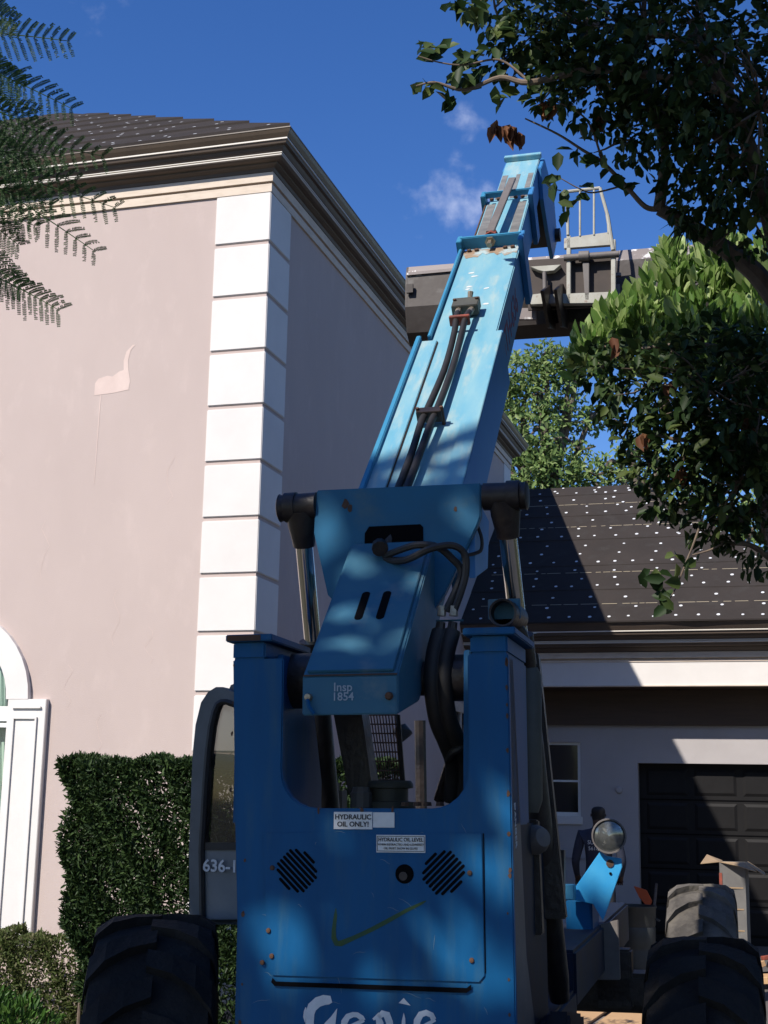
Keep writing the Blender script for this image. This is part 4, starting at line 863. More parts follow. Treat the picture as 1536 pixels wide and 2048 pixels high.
MB().prism([CP(1056, 590, 4.3), CP(1088, 586, 4.3), CP(1108, 607, 4.3), CP(1062, 609, 4.3)], (0, .04, .01)).build('wear_plate', 'carriage_grey', car, bevel=.002)
for x0, x1, y0, y1 in ((1042, 1076, 572, 590), (1037, 1073, 616, 638), (1205, 1240, 568, 615), (1200, 1242, 545, 551)):
    MB().prism([CP(x0, y0, 4.45), CP(x1, y0, 4.45), CP(x1, y1, 4.45), CP(x0, y1, 4.45)], (0, .03, 0)).build('bracket_tab', 'bucket_edge', car)
MB().prism([CP(1056, 520, 4.40), CP(1230, 510, 4.40), CP(1230, 612, 4.40), CP(1056, 620, 4.40)], (0, .02, 0)).build('carriage_shade_sheet', 'bucket_under', car)  # added dark sheet imitating the shadow behind the carriage
for a_ in (.02, .10): MB().prism([(a_, 4.02, 4.72), (a_, 4.5, 4.95), (a_, 4.62, 4.9), (a_, 4.62, 4.68), (a_, 4.3, 4.58)], (.02, 0, 0)).build('coupler_plate', 'grease_black', car, bevel=.002)

# ------------------------------------------------------------------ vegetation
def np3(v): return np.array(tuple(v))
def in_view(pts):                          # which points fall inside the picture (with a margin)
    q = pts - np3(CAM); k = q@np3(cf); kx = np.where(k > .05, k, .05)
    x = 768+FPX*(q@np3(cr))/kx; y = 1024-FPX*(q@np3(cu))/kx
    return (k > .05) & (x > -160) & (x < 1700) & (y > -160) & (y < 2200)
def norm(a): return a/(np.linalg.norm(a, axis=1)[:, None]+1e-9)
def limb(name, pts, r0, r1, parent, mt='bark', n=8):
    sp = smooth_path(pts, 5); m_ = len(sp); return MB().tube(sp, [r0+(r1-r0)*i/(m_-1) for i in range(m_)], n).build(name, mt, parent, smooth=True)
def split_leaves(arr, mt, parent, nparts, stuffname='foliage', partname='leaf', order=None):
    """the nparts nearest leaves become objects of their own, the others one mesh"""
    c = arr.mean(1); d = np.linalg.norm(c-np3(CAM), axis=1) if order is None else order
    idx = np.argsort(d); near, rest = idx[:nparts], idx[nparts:]
    for i in near:
        me = leaf_mesh(partname, arr[i:i+1]-c[i], mt); o = link(partname, me, parent); o.location = Vector(c[i])-parent.location
    if len(rest):
        o = link(stuffname, leaf_mesh(stuffname, arr[rest]-np3(parent.location), mt), parent); tag(o, kind='stuff')

# --- broad-leaved tree hanging in from the right
rt = empty('broadleaf_tree', (1.05, 6.9, 0), 'dark broad-leaved tree overhanging from the right side', 'tree')
rel = lambda p: Vector(p)-rt.location
limb('trunk', [(0, 0, 0), (-.25, -.2, 1.4), rel(P(1640, 1050, 6.3)), rel(P(1610, 800, 6.2)), rel(P(1580, 620, 6.1))], .15, .075, rt, n=12)
def rl(pts, r0, r1, mt='bark'): return limb('branch', [rel(P(*q)) for q in pts], r0, r1, rt, mt)
rl([(1580, 640, 6.1), (1510, 545, 6.1), (1423, 480, 6.1), (1365, 443, 6.1), (1318, 418, 6.1)], .05, .028)
rl([(1318, 418, 6.1), (1326, 360, 6.05), (1330, 300, 6.0), (1300, 200, 5.9), (1260, 120, 5.9)], .028, .014)
rl([(1318, 418, 6.1), (1290, 413, 6.1), (1250, 370, 6.1), (1205, 325, 6.1), (1165, 300, 6.1), (1115, 268, 6.1), (1050, 237, 6.1)], .014, .0035, 'twig')
rl([(1580, 630, 6.1), (1550, 480, 5.9), (1510, 330, 5.8), (1450, 180, 5.7), (1380, 60, 5.7)], .045, .025)
rl([(1440, 180, 5.7), (1300, 150, 5.8), (1180, 140, 5.9), (1060, 165, 5.95), (1000, 155, 6.0), (930, 180, 6.0), (870, 165, 6.0), (832, 172, 6.0)], .022, .003, 'twig')
rl([(1060, 165, 5.95), (1000, 120, 6.0), (930, 130, 6.0), (880, 125, 6.0), (836, 112, 6.0)], .006, .0025, 'twig')
rl([(1490, 330, 5.8), (1400, 250, 5.9), (1300, 220, 6.0), (1220, 190, 6.0)], .02, .006)
rl([(1536, 760, 6.2), (1450, 700, 6.2), (1360, 690, 6.3), (1260, 700, 6.35)], .022, .006)
rl([(1538, 860, 6.2), (1450, 850, 6.1), (1370, 880, 6.1), (1280, 860, 6.2)], .022, .005)
rl([(1542, 1000, 6.2), (1480, 1040, 6.1), (1420, 1020, 6.1), (1350, 1000, 6.2)], .02, .005)
rl([(1545, 1120, 6.2), (1500, 1090, 6.1), (1450, 1085, 6.1), (1400, 1060, 6.1)], .016, .004, 'twig')
rl([(1450, 1085, 6.1), (1420, 1100, 6.1), (1385, 1110, 6.1)], .006, .003, 'twig')
rl([(1410, 1020, 6.1), (1390, 1080, 6.1), (1370, 1130, 6.1), (1352, 1175, 6.1), (1335, 1205, 6.1)], .006, .002, 'twig')
rl([(1250, 370, 6.1), (1190, 385, 6.1), (1160, 378, 6.1), (1110, 350, 6.1)], .005, .002, 'twig')
rl([(1205, 325, 6.1), (1180, 250, 6.05), (1140, 215, 6.0), (1080, 195, 6.0)], .006, .002, 'twig')
twm = MB()
clusters = [(1290, 70, 5.9, .36, 620), (1430, 90, 5.7, .42, 780), (1520, 220, 5.6, .40, 650), (1180, 60, 6.0, .26, 330), (1080, 50, 6.1, .19, 190), (990, 15, 6.2, .12, 60), (945, 5, 6.2, .07, 26), (1030, 100, 6.1, .11, 55), (1190, 165, 6.0, .20, 150), (1330, 220, 6.0, .27, 260), (1440, 320, 5.9, .26, 330), (1110, 160, 6.0, .14, 90), (1235, 285, 6.05, .12, 34), (1390, 420, 6.0, .12, 50), (1500, 430, 5.9, .2, 130),
            (1300, 770, 6.3, .24, 280), (1420, 780, 6.1, .30, 420), (1520, 820, 6.0, .32, 420), (1205, 735, 6.4, .13, 110), (1370, 900, 6.2, .22, 220), (1480, 960, 6.1, .26, 280), (1300, 930, 6.3, .11, 60), (1330, 1000, 6.3, .10, 60), (1430, 1040, 6.2, .14, 90), (1530, 1080, 6.1, .17, 90), (1260, 850, 6.35, .10, 50), (1460, 870, 6.1, .25, 230), (1500, 740, 6.2, .2, 160)]
pos, out_d = [], []
for x, y, D, r_, n in clusters:
    n = int(n*1.5); p, d = ball(np3(P(x, y, D)), r_, n, .55, (1, 1.25, 1)); pos.append(p); out_d.append(d)
    c = P(x, y, D)
    for k in range(max(3, n//40)):
        e = Vector(p[rng.randrange(len(p))]); mid = c.lerp(e, .55)+Vector((rng.uniform(-.03, .03), rng.uniform(-.03, .03), rng.uniform(-.03, .03)))
        twm.tube([rel(c), rel(mid), rel(e)], [.006, .0045, .002], 5)
pos = np.concatenate(pos); out_d = np.concatenate(out_d); n = len(pos)
tip = norm(out_d*.7 + rand_dirs(n)*.8 + np.array([0, 0, -.35])); nv = norm(rand_dirs(n)*.7 + np.array([-.2, -.2, .9]))
L_ = np.clip(nr.lognormal(-2.95, .28, n), .026, .092); arr = leaf_arrays(pos, tip, nv, L_, L_*nr.uniform(.55, .7, n))
# single leaves on the free-standing twigs
ind = []
for x, y, k in ((850, 95, 1), (872, 105, 1), (895, 100, 1), (930, 125, 2), (968, 100, 2), (1000, 110, 2), (845, 175, 2), (892, 200, 1), (872, 175, 2), (910, 155, 2), (940, 160, 2), (960, 140, 3), (1000, 150, 3), (920, 120, 2), (950, 35, 1), (920, 20, 1), (905, 10, 1), (960, 25, 2), (1010, 60, 3), (1030, 110, 3), (995, 195, 1), (1005, 175, 1), (1120, 310, 1), (1100, 350, 2), (1125, 400, 2), (1140, 415, 2), (1105, 385, 2), (1170, 385, 1), (1130, 435, 1), (1160, 310, 2), (1185, 320, 2), (1068, 180, 2), (1050, 190, 1), (1135, 180, 2), (1320, 1165, 2), (1300, 1150, 2), (1345, 1160, 2), (1330, 1200, 3), (1325, 1215, 2), (1380, 1130, 1), (1350, 1120, 2), (1245, 370, 1), (1265, 365, 1)):
    for q in range(k+2+(k+x)%2 if x < 1040 else k+1): ind.append(np3(P(x+rng.uniform(-13, 13), y+rng.uniform(-12, 12), 6.05+rng.uniform(-.08, .08))))
ind = np.array(ind); n = len(ind)
tp = norm(rand_dirs(n)*.6+np.array([-.25, -.1, -.35])); nv = norm(rand_dirs(n)*.5+np.array([.1, -.8, .35])); L_ = nr.uniform(.072, .102, n)
arr2 = leaf_arrays(ind-tp*.035, tp, nv, L_, L_*nr.uniform(.58, .75, n))
order = np.concatenate([np.linalg.norm(arr.mean(1)-np3(CAM), axis=1)+10, np.zeros(len(arr2))])
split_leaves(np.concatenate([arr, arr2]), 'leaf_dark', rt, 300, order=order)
ind = []
for x, y, k in ((992, 252, 3), (1022, 258, 3), (1035, 270, 3), (1098, 212, 4), (1193, 243, 2), (1290, 868, 2), (1364, 950, 2), (1500, 845, 2), (1345, 770, 1), (1230, 690, 1)):
    for q in range(k+1): ind.append(np3(P(x+rng.uniform(-9, 9), y+rng.uniform(-8, 8), 6.08)))
ind = np.array(ind); n = len(ind); tp = norm(rand_dirs(n)*.35+np.array([0, 0, -1.])); nv = norm(rand_dirs(n)*.6+np.array([0, -.9, .1]))
a_ = leaf_arrays(ind-tp*.02, tp, nv, .085, .05, .5); split_leaves(a_, 'leaf_brown', rt, len(a_), partname='withered_leaf')
tag(twm.build('twigs', 'twig', rt), kind='stuff')
# unseen extra crown right of the picture, added to block sky light and bounce
pos, out_d = [], []
for k in range(50):
    c = (rng.uniform(2.3, 7.0), rng.uniform(2.5, 15.5), rng.uniform(1.6, 8.5)); p, d = ball(c, rng.uniform(.8, 1.3), 420, .5); pos.append(p); out_d.append(d)
pos = np.concatenate(pos); out_d = np.concatenate(out_d); kk = ~in_view(pos) & (pos[:, 2] > .8); pos, out_d = pos[kk], out_d[kk]; n = len(pos)
L_ = nr.uniform(.11, .20, n)
link('crown', leaf_mesh('crown', leaf_arrays(pos, norm(out_d+rand_dirs(n)), norm(rand_dirs(n)+np.array([-.3, -.4, .6])), L_, L_*.6)-np3(rt.location), 'leaf_dark'), rt)
for e in ((2.5, -1.5, 5.0), (2.2, 2.5, 5.5), (3.8, .5, 6.5), (1.5, 5.5, 5.0)): limb('branch', [(-.35, -.3, 2.2), (e[0]*.5, e[1]*.5, 2.2+(e[2]-2.2)*.6), e], .09, .03, rt)
# air plant on the limb
ap = empty('air_plant', P(1376, 448, 6.05), 'spiky air plant hanging on the dark overhanging branch', 'air plant')
for k in range(46):
    d = Vector((rng.uniform(-1, 1), rng.uniform(-.6, .6), rng.uniform(-1, .75))).normalized(); l = rng.uniform(.07, .15); sd = d.cross(Vector((0, 1, .2))).normalized()*.0035
    p1 = d*l*.55; p2 = d*l+Vector((0, 0, -l*.35))
    MB().add([-sd, sd, p1+sd*.8, p1-sd*.8, p2], [(0, 1, 2, 3), (3, 2, 4)]).build('blade', 'leaf_dark', ap)

# --- sunlit shrub tree with upright paddle leaves
ct = empty('paddle_leaf_tree', (.25, 7.9, 0), 'sunlit bush with upright glossy paddle leaves beside the bucket', 'tree')
rel2 = lambda p: Vector(p)-ct.location
limb('trunk', [(0, 0, 0), (-.1, -.1, 1.6), rel2(P(1500, 860, 7.3)), rel2(P(1430, 720, 7.2)), rel2(P(1390, 620, 7.2))], .07, .02, ct)
for q in ((1250, 640), (1320, 600), (1450, 560), (1500, 640)): limb('branch', [rel2(P(1460, 760, 7.25)), rel2(P((q[0]+1440)/2, q[1]+80, 7.2)), rel2(P(q[0], q[1], 7.15))], .02, .006, ct)
pos, od = [], []
for x, y, D, r_, n in ((1235, 655, 7.1, .11, 60), (1275, 645, 7.15, .13, 110), (1330, 600, 7.15, .15, 140), (1345, 515, 7.1, .06, 26), (1350, 545, 7.1, .09, 55), (1400, 600, 7.15, .17, 190), (1430, 530, 7.1, .08, 55), (1470, 560, 7.15, .15, 150), (1445, 500, 7.1, .06, 25), (1520, 600, 7.1, .17, 170), (1290, 700, 7.1, .18, 190), (1400, 690, 7.0, .22, 260), (1500, 700, 7.0, .2, 200), (1190, 700, 7.1, .10, 70), (1180, 740, 7.1, .10, 60), (1530, 520, 7.1, .1, 60)):
    p, d = ball(np3(P(x, y, D)), r_, int(n*1.5), .6); pos.append(p); od.append(d)
pos = np.concatenate(pos); od = np.concatenate(od); n = len(pos)
tip = norm(od*.55+rand_dirs(n)*.35+np.array([-.1, -.15, .85])); nv = norm(rand_dirs(n)*.4+np.array([-.45, -1, .8])); L_ = np.clip(nr.lognormal(-2.5, .22, n), .05, .12)
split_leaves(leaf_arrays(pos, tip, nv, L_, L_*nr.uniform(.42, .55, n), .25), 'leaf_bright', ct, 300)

# --- trees beyond the garage roof
def far_tree(base, label, blobs, seed, lim):
    t = empty('far_tree', base, label, 'tree', 'trees beyond the garage roof'); q = Vector(base); pos, od = [], []
    b0 = Vector(P(*blobs[0][:3]))
    limb('trunk', [(0, 0, 0), (.2, 0, 3), (b0-q)*.7+Vector((.3, 0, 0)), b0-q], .28, .09, t, n=10)
    for x, y, D, r_, n in blobs:
        c = P(x, y, D); p, d = ball(np3(c), r_, int(n), .45, (1, 1, .8)); pos.append(p); od.append(d)
        limb('branch', [(b0-q)*.6+Vector((0, 0, .4)), (b0-q).lerp(c-q, .6)+Vector((rng.uniform(-.5, .5), 0, -.4)), c-q], .10, .02, t)
        for k in range(5):
            e = Vector(p[rng.randrange(len(p))]); limb('branch', [c-q, (c-q).lerp(e-q, .5)+Vector((rng.uniform(-.2, .2), 0, rng.uniform(-.2, .2))), e-q], .03, .006, t)
    pos = np.concatenate(pos); od = np.concatenate(od); n = len(pos)
    tip = norm(od*.4+rand_dirs(n)); nv = norm(rand_dirs(n)*.8+np.array([-.3, -.7, .7])); L_ = nr.uniform(.09, .20, n)
    o = link('crown', leaf_mesh('crown', leaf_arrays(pos, tip, nv, L_, L_*.5)-np3(q), 'leaf_far'), t)
far_tree((-5.6, 31, 0), 'tall light green tree beside the boom beyond the roof', [(1080, 790, 32, .85, 820), (1040, 750, 32, .65, 560), (1115, 735, 32, .6, 430), (1060, 870, 31.5, .85, 860), (1130, 830, 32, .65, 420), (1040, 940, 31, .75, 700), (1100, 950, 31, .7, 600), (1185, 840, 32, .42, 150), (1005, 810, 32, .5, 330), (1085, 712, 32, .42, 190), (1140, 715, 32, .35, 110), (1080, 905, 31, .5, 300), (1160, 900, 31.5, .3, 90)], 1, 0)
far_tree((-3.2, 30, 0), 'spreading light green tree behind the garage ridge at right', [(1260, 900, 31, .38, 130), (1190, 950, 31, .5, 260), (1300, 915, 31, .4, 150), (1330, 960, 31, .5, 220), (1250, 965, 31, .5, 240), (1150, 960, 31, .45, 210), (1400, 980, 31, .6, 240), (1215, 925, 31, .3, 70)], 2, 0)
far_tree((.6, 33, 0), 'grey green treetops low behind the right end of the roof', [(1480, 1080, 32, 1.3, 900), (1540, 1040, 32, 1.3, 700), (1400, 1050, 32, .9, 420)], 3, 0)

# --- feathery-leaved tree at left: fronds in view, crown and trunk beside and behind the camera
ft = empty('feathery_leaf_tree', (-5.6, -.6, 0), 'feathery dark green fronds hanging at the upper left', 'tree')
rel3 = lambda p: Vector(p)-ft.location
limb('trunk', [(0, 0, 0), (.1, .05, 1.8), (.3, 0, 3.6), (.6, -.4, 5.2)], .26, .16, ft, n=14)
limb('branch', [(.3, 0, 3.4), (1.2, 2.0, 4.2), (2.2, 4.0, 4.55), rel3(P(-160, 120, 5.0))], .09, .025, ft)
limb('branch', [rel3(P(-160, 120, 5.0)), rel3(P(-110, 60, 5.02)), rel3(P(-95, 200, 4.98)), rel3(P(-92, 340, 5.0)), rel3(P(-85, 450, 5.0)), rel3(P(-60, 545, 5.02))], .016, .004, ft, 'twig')
limb('branch', [rel3(P(-110, 60, 5.02)), rel3(P(-100, 20, 5.0)), rel3(P(-90, 0, 4.98))], .008, .004, ft, 'twig')
for e in ((1.6, -.8, 8.2), (2.6, -.6, 6.2), (.2, -2.2, 7.5), (1.2, -3.2, 12.6), (1.6, .2, 6.6)): limb('branch', [(.5, -.3, 4.8), (e[0]*.55, e[1]*.55, 4.8+(e[2]-4.8)*.6), e], .11, .03, ft)
def frond(p0, p1, droop, npair, plen, leaflen):
    p0, p1 = Vector(p0), Vector(p1); ax = p1-p0; l = ax.length; d = ax.normalized(); vw = (p0-CAM).normalized(); sd = d.cross(vw).normalized(); sag = Vector((0, 0, -1))*droop
    spine = [p0+ax*t+sag*t*t for t in [i/10 for i in range(11)]]; m_ = MB().tube(spine, [.0035-.0002*i for i in range(11)], 5); ps, ts, ns, ls = [], [], [], []
    for i in range(npair):
        t = .12+.88*i/(npair-1); b = p0+ax*t+sag*t*t; ln = plen*(.55+.45*math.sin(math.pi*min(1, .18+t*.8)))*rng.uniform(.85, 1.1)
        for s in (-1, 1):
            dd = (sd*s*.9+d*.55+vw*rng.uniform(-.35, .35)+Vector((0, 0, -.25))).normalized(); e = b+dd*ln+Vector((0, 0, -.14*ln))
            m_.tube([b, b.lerp(e, .5)+Vector((0, 0, .04*ln)), e], [.0016, .0012, .0006], 3)
            q = (dd.cross(vw)).normalized(); nl = int(ln/.0052)
            for k in range(nl):
                f = (k+.6)/nl; c = b.lerp(e, f)+Vector((0, 0, .16*ln*f*(1-f)))
                for s2 in (-1, 1):
                    if rng.random() < .06: continue
                    ps.append(tuple(c)); ts.append(tuple(q*s2+dd*.45+vw*rng.uniform(-.25, .25))); ns.append(tuple(-vw+Vector((rng.uniform(-.4, .4), rng.uniform(-.4, .4), .5)))); ls.append(leaflen*(.7+.3*math.sin(math.pi*f)))
    m_.v = [tuple(Vector(v)-p0) for v in m_.v]; st = m_.build('frond', 'leaf_fern', ft); st.location = rel3(p0)
    tag(link('leaflets', leaf_mesh('leaflets', leaf_arrays(np.array(ps), norm(np.array(ts)), norm(np.array(ns)), np.array(ls), .0056, .1)-np3(p0), 'leaf_fern'), st), kind='stuff')
FR = [((-90, 5), (28, 28), 4.9), ((-90, 60), (136, 74), 5.0), ((-70, 110), (40, 160), 4.95), ((-70, 120), (142, 205), 5.0), ((-90, 190), (110, 262), 4.9), ((-80, 262), (205, 300), 5.0), ((-90, 300), (120, 300), 4.8), ((-70, 325), (228, 405), 5.0), ((-60, 340), (188, 490), 5.0), ((-110, 350), (100, 395), 4.9), ((-80, 405), (36, 478), 5.0), ((-90, 480), (40, 560), 4.9), ((-40, 540), (116, 606), 5.0), ((-90, 235), (60, 330), 4.85), ((-100, 320), (150, 350), 5.1), ((-110, 380), (70, 440), 5.1), ((-110, 210), (70, 220), 5.1)]
for (a, b, D) in FR: frond(P(a[0], a[1], D+.08), P(b[0], b[1], D), rng.uniform(.015, .03), 13, .092, .0098)
# crown: clumps over and behind the camera, thick enough to shade the machine, ragged at its edges
def crown_clumps(n, urange, vrange, yr, dens, gaps=()):
    res = []
    while len(res) < n:
        u = rng.uniform(*urange); v = rng.uniform(*vrange)
        if not dens(u, v): continue
        if any(((u-a)/ra)**2+((v-b)/rb)**2 < 1 for a, b, ra, rb in gaps): continue
        y0 = rng.uniform(*yr); res.append((u+.5*y0, y0, v-y0))
    return np.array(res)
edge = lambda u, v: v < 7.42 + .30*math.sin(u*7.3) + .16*math.sin(u*17+1) + rng.uniform(-.12, .25)
gaps = [(-2.83, 5.17, .14, .13), (-3.34, 5.09, .13, .14), (-2.72, 5.43, .12, .14), (-2.74, 5.06, .10, .12), (-3.2, 5.40, .10, .10), (-3.02, 5.0, .10, .09), (-3.50, 6.71, .17, .10), (-3.32, 6.50, .12, .09), (-3.15, 6.36, .13, .08), (-3.02, 5.94, .20, .09), (-3.2, 6.12, .12, .08), (-3.1, 6.8, .10, .08), (-3.52, 7.30, .3, .05), (-3.54, 7.48, .3, .05), (-3.97, 7.68, .26, .26), (-4.1, 8.35, .3, .3)]  # openings shaped along the sun rays to lay light patches on the machine
pts = crown_clumps(9500, (-5.6, -1.2), (2.9, 7.9), (-3.0, -.7), edge, gaps)
lob = lambda u, v: ((u+2.85)/.62)**2+((v-10.2)/1.7)**2 < 1 + .3*math.sin(u*11)*math.sin(v*6)  # unseen high lobe, added to shade the overhanging tree at right
pts2 = crown_clumps(2600, (-3.6, -2.1), (8.4, 12.2), (-4.4, -2.2), lob)
wide = np.stack([nr.uniform(-4.8, 4.5, 9000), nr.uniform(-9, -.2, 9000), nr.uniform(3.8, 9.5, 9000)], 1)  # unseen extra foliage, added to cut sky light on the machine
clump = np.sin(wide[:, 0]*2.1+1)*np.sin(wide[:, 1]*2.4)+np.sin(wide[:, 2]*2.6+wide[:, 0])
low = np.stack([nr.uniform(-6, 7, 5000), nr.uniform(-10, -4.5, 5000), nr.uniform(.5, 5, 5000)], 1)  # unseen low foliage behind the camera, added to block skylight near the horizon
wide = np.concatenate([wide[(wide[:, 1]+wide[:, 2] < 6.9) & (clump > -.7)], low])
wu, wv = wide[:, 0]-.5*wide[:, 1], wide[:, 1]+wide[:, 2]; ok = np.ones(len(wide), bool)
for a, b, ra, rb in gaps: ok &= ((wu-a)/ra)**2+((wv-b)/rb)**2 > 1
wide = wide[ok]
pts = np.concatenate([pts, pts2, wide]); pts = pts[~in_view(pts)]; pts = pts[pts[:, 2] > 2.6]
n = len(pts); tip = norm(rand_dirs(n)); nv = norm(np.array([-.5, -1, 1.])[None]*.7+rand_dirs(n)*.7)
o = link('crown', leaf_mesh('crown', leaf_arrays(pts-tip*.06, tip, nv, nr.uniform(.14, .24, n), nr.uniform(.07, .12, n))-np3(ft.location), 'leaf_fern'), ft)

# --- hedges
def hedge(name, lo, hi, n, mt, label, leaf=(.045, .012), top_lean=.3, thin=None, taper=0, stems=12, stem_mt='twig'):
    lo, hi = Vector(lo), Vector(hi); c = Vector(((lo.x+hi.x)/2, (lo.y+hi.y)/2, 0)); t = empty(name, c, label, 'hedge')
    u = nr.rand(n, 3); face = nr.choice(4, n, p=(.55, .15, .12, .18)); dpt = np.abs(nr.normal(0, .045, n))
    p = np.array(lo)+u*(np.array(hi)-np.array(lo))
    p[face == 0, 1] = lo.y + dpt[face == 0]; p[face == 1, 2] = hi.z - dpt[face == 1]*.8; p[face == 2, 0] = lo.x + dpt[face == 2]
    keep = np.ones(n, bool)
    if thin is not None: keep = nr.rand(n) < thin(p)
    bumpv = .03*np.sin(p[:, 0]*9+p[:, 2]*4)+.025*np.sin(p[:, 0]*23+p[:, 1]*7+p[:, 2]*13); p[:, 1] += bumpv; p[:, 2] += bumpv*.6; p[:, 0] += bumpv
    p[:, 0] = hi.x-(hi.x-p[:, 0])*(1-taper*(1-p[:, 2]/hi.z))
    p = p[keep]; nn = len(p); fc = face[keep]
    od = np.where((fc == 0)[:, None], np.array([0, -1., .2]), np.where((fc == 1)[:, None], np.array([0, -.1, 1.]), np.array([-1., -.2, .1])))
    tip = norm(od*.55+rand_dirs(nn)*.8+np.array([0, 0, top_lean])); nv = norm(od+rand_dirs(nn)*.8)
    L_ = nr.uniform(leaf[0]*.7, leaf[0]*1.25, nn)
    tag(link('foliage', leaf_mesh('foliage', leaf_arrays(p, tip, nv, L_, nr.uniform(leaf[1]*.8, leaf[1]*1.3, nn))-np3(c), mt), t), kind='stuff')
    for k in range(stems):
        x = rng.uniform(lo.x+.1, hi.x-.1)-c.x; y = rng.uniform(-.15, .15); h = hi.z*.92
        limb('stem', [(x, y, 0), (x+rng.uniform(-.1, .1), y+rng.uniform(-.05, .05), h*.4), (x+rng.uniform(-.25, .25), y+rng.uniform(-.1, .1), h)], .014, .003, t, stem_mt, 6)
    return t
thn = lambda p: np.where((np.sin(p[:, 0]*6.1+1)*np.sin(p[:, 2]*8.3+p[:, 0]*3) > .35) & (p[:, 2] < 1.15), .42, 1.)
hedge('tall_hedge', (-4.83, 8.55, .1), (-2.55, 9.15, 1.90), 105000, 'leaf_hedge', 'tall clipped dark green hedge in front of the corner quoins', (.052, .017), thin=thn, taper=.15, stems=26)
hedge('low_hedge', (-7.5, 9.1, 0), (-4.75, 9.6, .67), 44000, 'leaf_low', 'low clipped pale green hedge under the arched window', (.032, .016), stems=26)
hedge('low_hedge', (-3.1, 9.3, 0), (-2.0, 9.8, 1.55), 5000, 'leaf_bush', 'light green hedge top seen through the machine opening', (.04, .018), stems=6)
bt = empty('bush', (-4.62, 7.6, 0), 'bright green leafy bush at the lower left corner', 'bush')
pos, od = [], []
for x, y, z, r_, n in ((-4.75, 7.6, .28, .33, 1300), (-4.45, 7.55, .25, .28, 1000), (-5.05, 7.7, .26, .32, 1000)):
    p, d = ball((x, y, z), r_, n, .6, (1, 1, .85)); pos.append(p); od.append(d)
pos = np.concatenate(pos); od = np.concatenate(od); n = len(pos); L_ = nr.uniform(.04, .065, n)
tag(link('foliage', leaf_mesh('foliage', leaf_arrays(pos, norm(od+rand_dirs(n)*.7+np.array([0, 0, .4])), norm(od+rand_dirs(n)*.6), L_, L_*.42)-np3(bt.location), 'leaf_bush'), bt), kind='stuff')
for k in range(8): limb('stem', [(rng.uniform(-.1, .1), 0, 0), (rng.uniform(-.3, .3), rng.uniform(-.1, .1), .25), (rng.uniform(-.4, .4), rng.uniform(-.2, .2), .45)], .008, .003, bt, 'twig', 5)
fl = empty('flowering_plant', (-2.62, 9.1, 0), 'plant with orange red flowers seen through the machine opening', 'plant')
p, d = ball((-2.75, 9.05, 1.62), .13, 160, .5); n = len(p)
link('bloom', leaf_mesh('bloom', leaf_arrays(p, norm(d+rand_dirs(n)*.5), norm(rand_dirs(n)), .045, .026)-np3(fl.location), 'petal'), fl)
limb('stem', [(0, 0, 0), (-.05, 0, .8), (-.1, -.03, 1.6)], .012, .005, fl, 'twig', 6)

# ------------------------------------------------------------------ small things by the garage
bn = empty('metal_bin', (-1.66, 15.0, 0), 'grey round metal bin standing by the garage wall', 'bin')
MB().lathe([(.0, .02), (.19, .02), (.2, .03), (.205, .2), (.198, .22), (.205, .24), (.212, .42), (.205, .44), (.213, .46), (.218, .62), (.226, .63), (.226, .645), (.210, .645), (.205, .6), (.19, .05), (0, .04)], (0, 0, 0), (0, 0, 1), 32).build('body', 'bin_grey', bn, smooth=True)
for s in (-1, 1): MB().tube([(s*.215, -.05, .52), (s*.25, -.05, .5), (s*.25, .05, .5), (s*.215, .05, .52)], .006, 6).build('handle', 'bin_grey', bn)
to = empty('hand_tool', (-1.62, 16.0, 0), 'orange tool leaning on the wall above the bin', 'tool')
MB().tube([(0, 0, 0), (-.03, .9, .45), (-.06, 1.6, .72)], [.02, .018, .016], 8).build('handle', 'twig', to, smooth=True)
MB().prism([(-.16, .0, .78), (-.02, .0, .74), (.04, .0, .62), (.0, .0, .55), (-.1, .0, .66)], (0, .05, 0)).build('blade', 'orange_paint', to, bevel=.006)
cx = empty('cardboard_box', (-.56, 13.0, 0), 'tall open carton with flaps standing behind the front wheel', 'box')
MB().prism([(-.12, -.12, 0), (.10, -.14, 0), (.12, .1, 0), (-.10, .12, 0)], (0, 0, 1.19)).build('carton', ['box_white'], cx)
for pl_ in ([(-.12, -.12, 1.19), (.10, -.14, 1.19), (.20, -.26, 1.12), (.02, -.24, 1.17)], [(.10, -.14, 1.19), (.12, .1, 1.19), (.26, .12, 1.10), (.27, -.1, 1.08)], [(-.12, -.12, 1.19), (-.10, .12, 1.19), (-.24, .14, 1.24), (-.28, -.14, 1.17)]):
    MB().prism(pl_, (0, 0, .006)).build('flap', 'cardboard', cx)
B('tape_strip', 'red_iron', cx, (-.124, -.128, .1), (-.098, -.1245, 1.1))
for k in range(5): B('printed_line', 'cardboard', cx, (-.06, -.1405+.0, .25+k*.18), (.08, -.1385, .262+k*.18))
pile = empty('scrap_pile', (-.25, 14.2, 0), 'heap of bricks and roofing scrap right of the carton', 'scrap')
for k in range(26):
    c = Vector((rng.uniform(-.35, .45), rng.uniform(-.3, .3), 0)); h = max(.04, .5-abs(c.x)*.6-abs(c.y)*.5); s = rng.uniform(.06, .12)
    o = MB().box((-s, -s*.5, -s*.3), (s, s*.5, s*.3)).build('scrap_piece', rng.choice(['red_iron', 'cardboard', 'box_white', 'paver', 'felt', 'plywood']), pile, bevel=.004, seg=1)
    o.location = c+Vector((0, 0, rng.uniform(.04, h))); o.rotation_euler = (rng.uniform(-.5, .5), rng.uniform(-.5, .5), rng.uniform(0, 3))
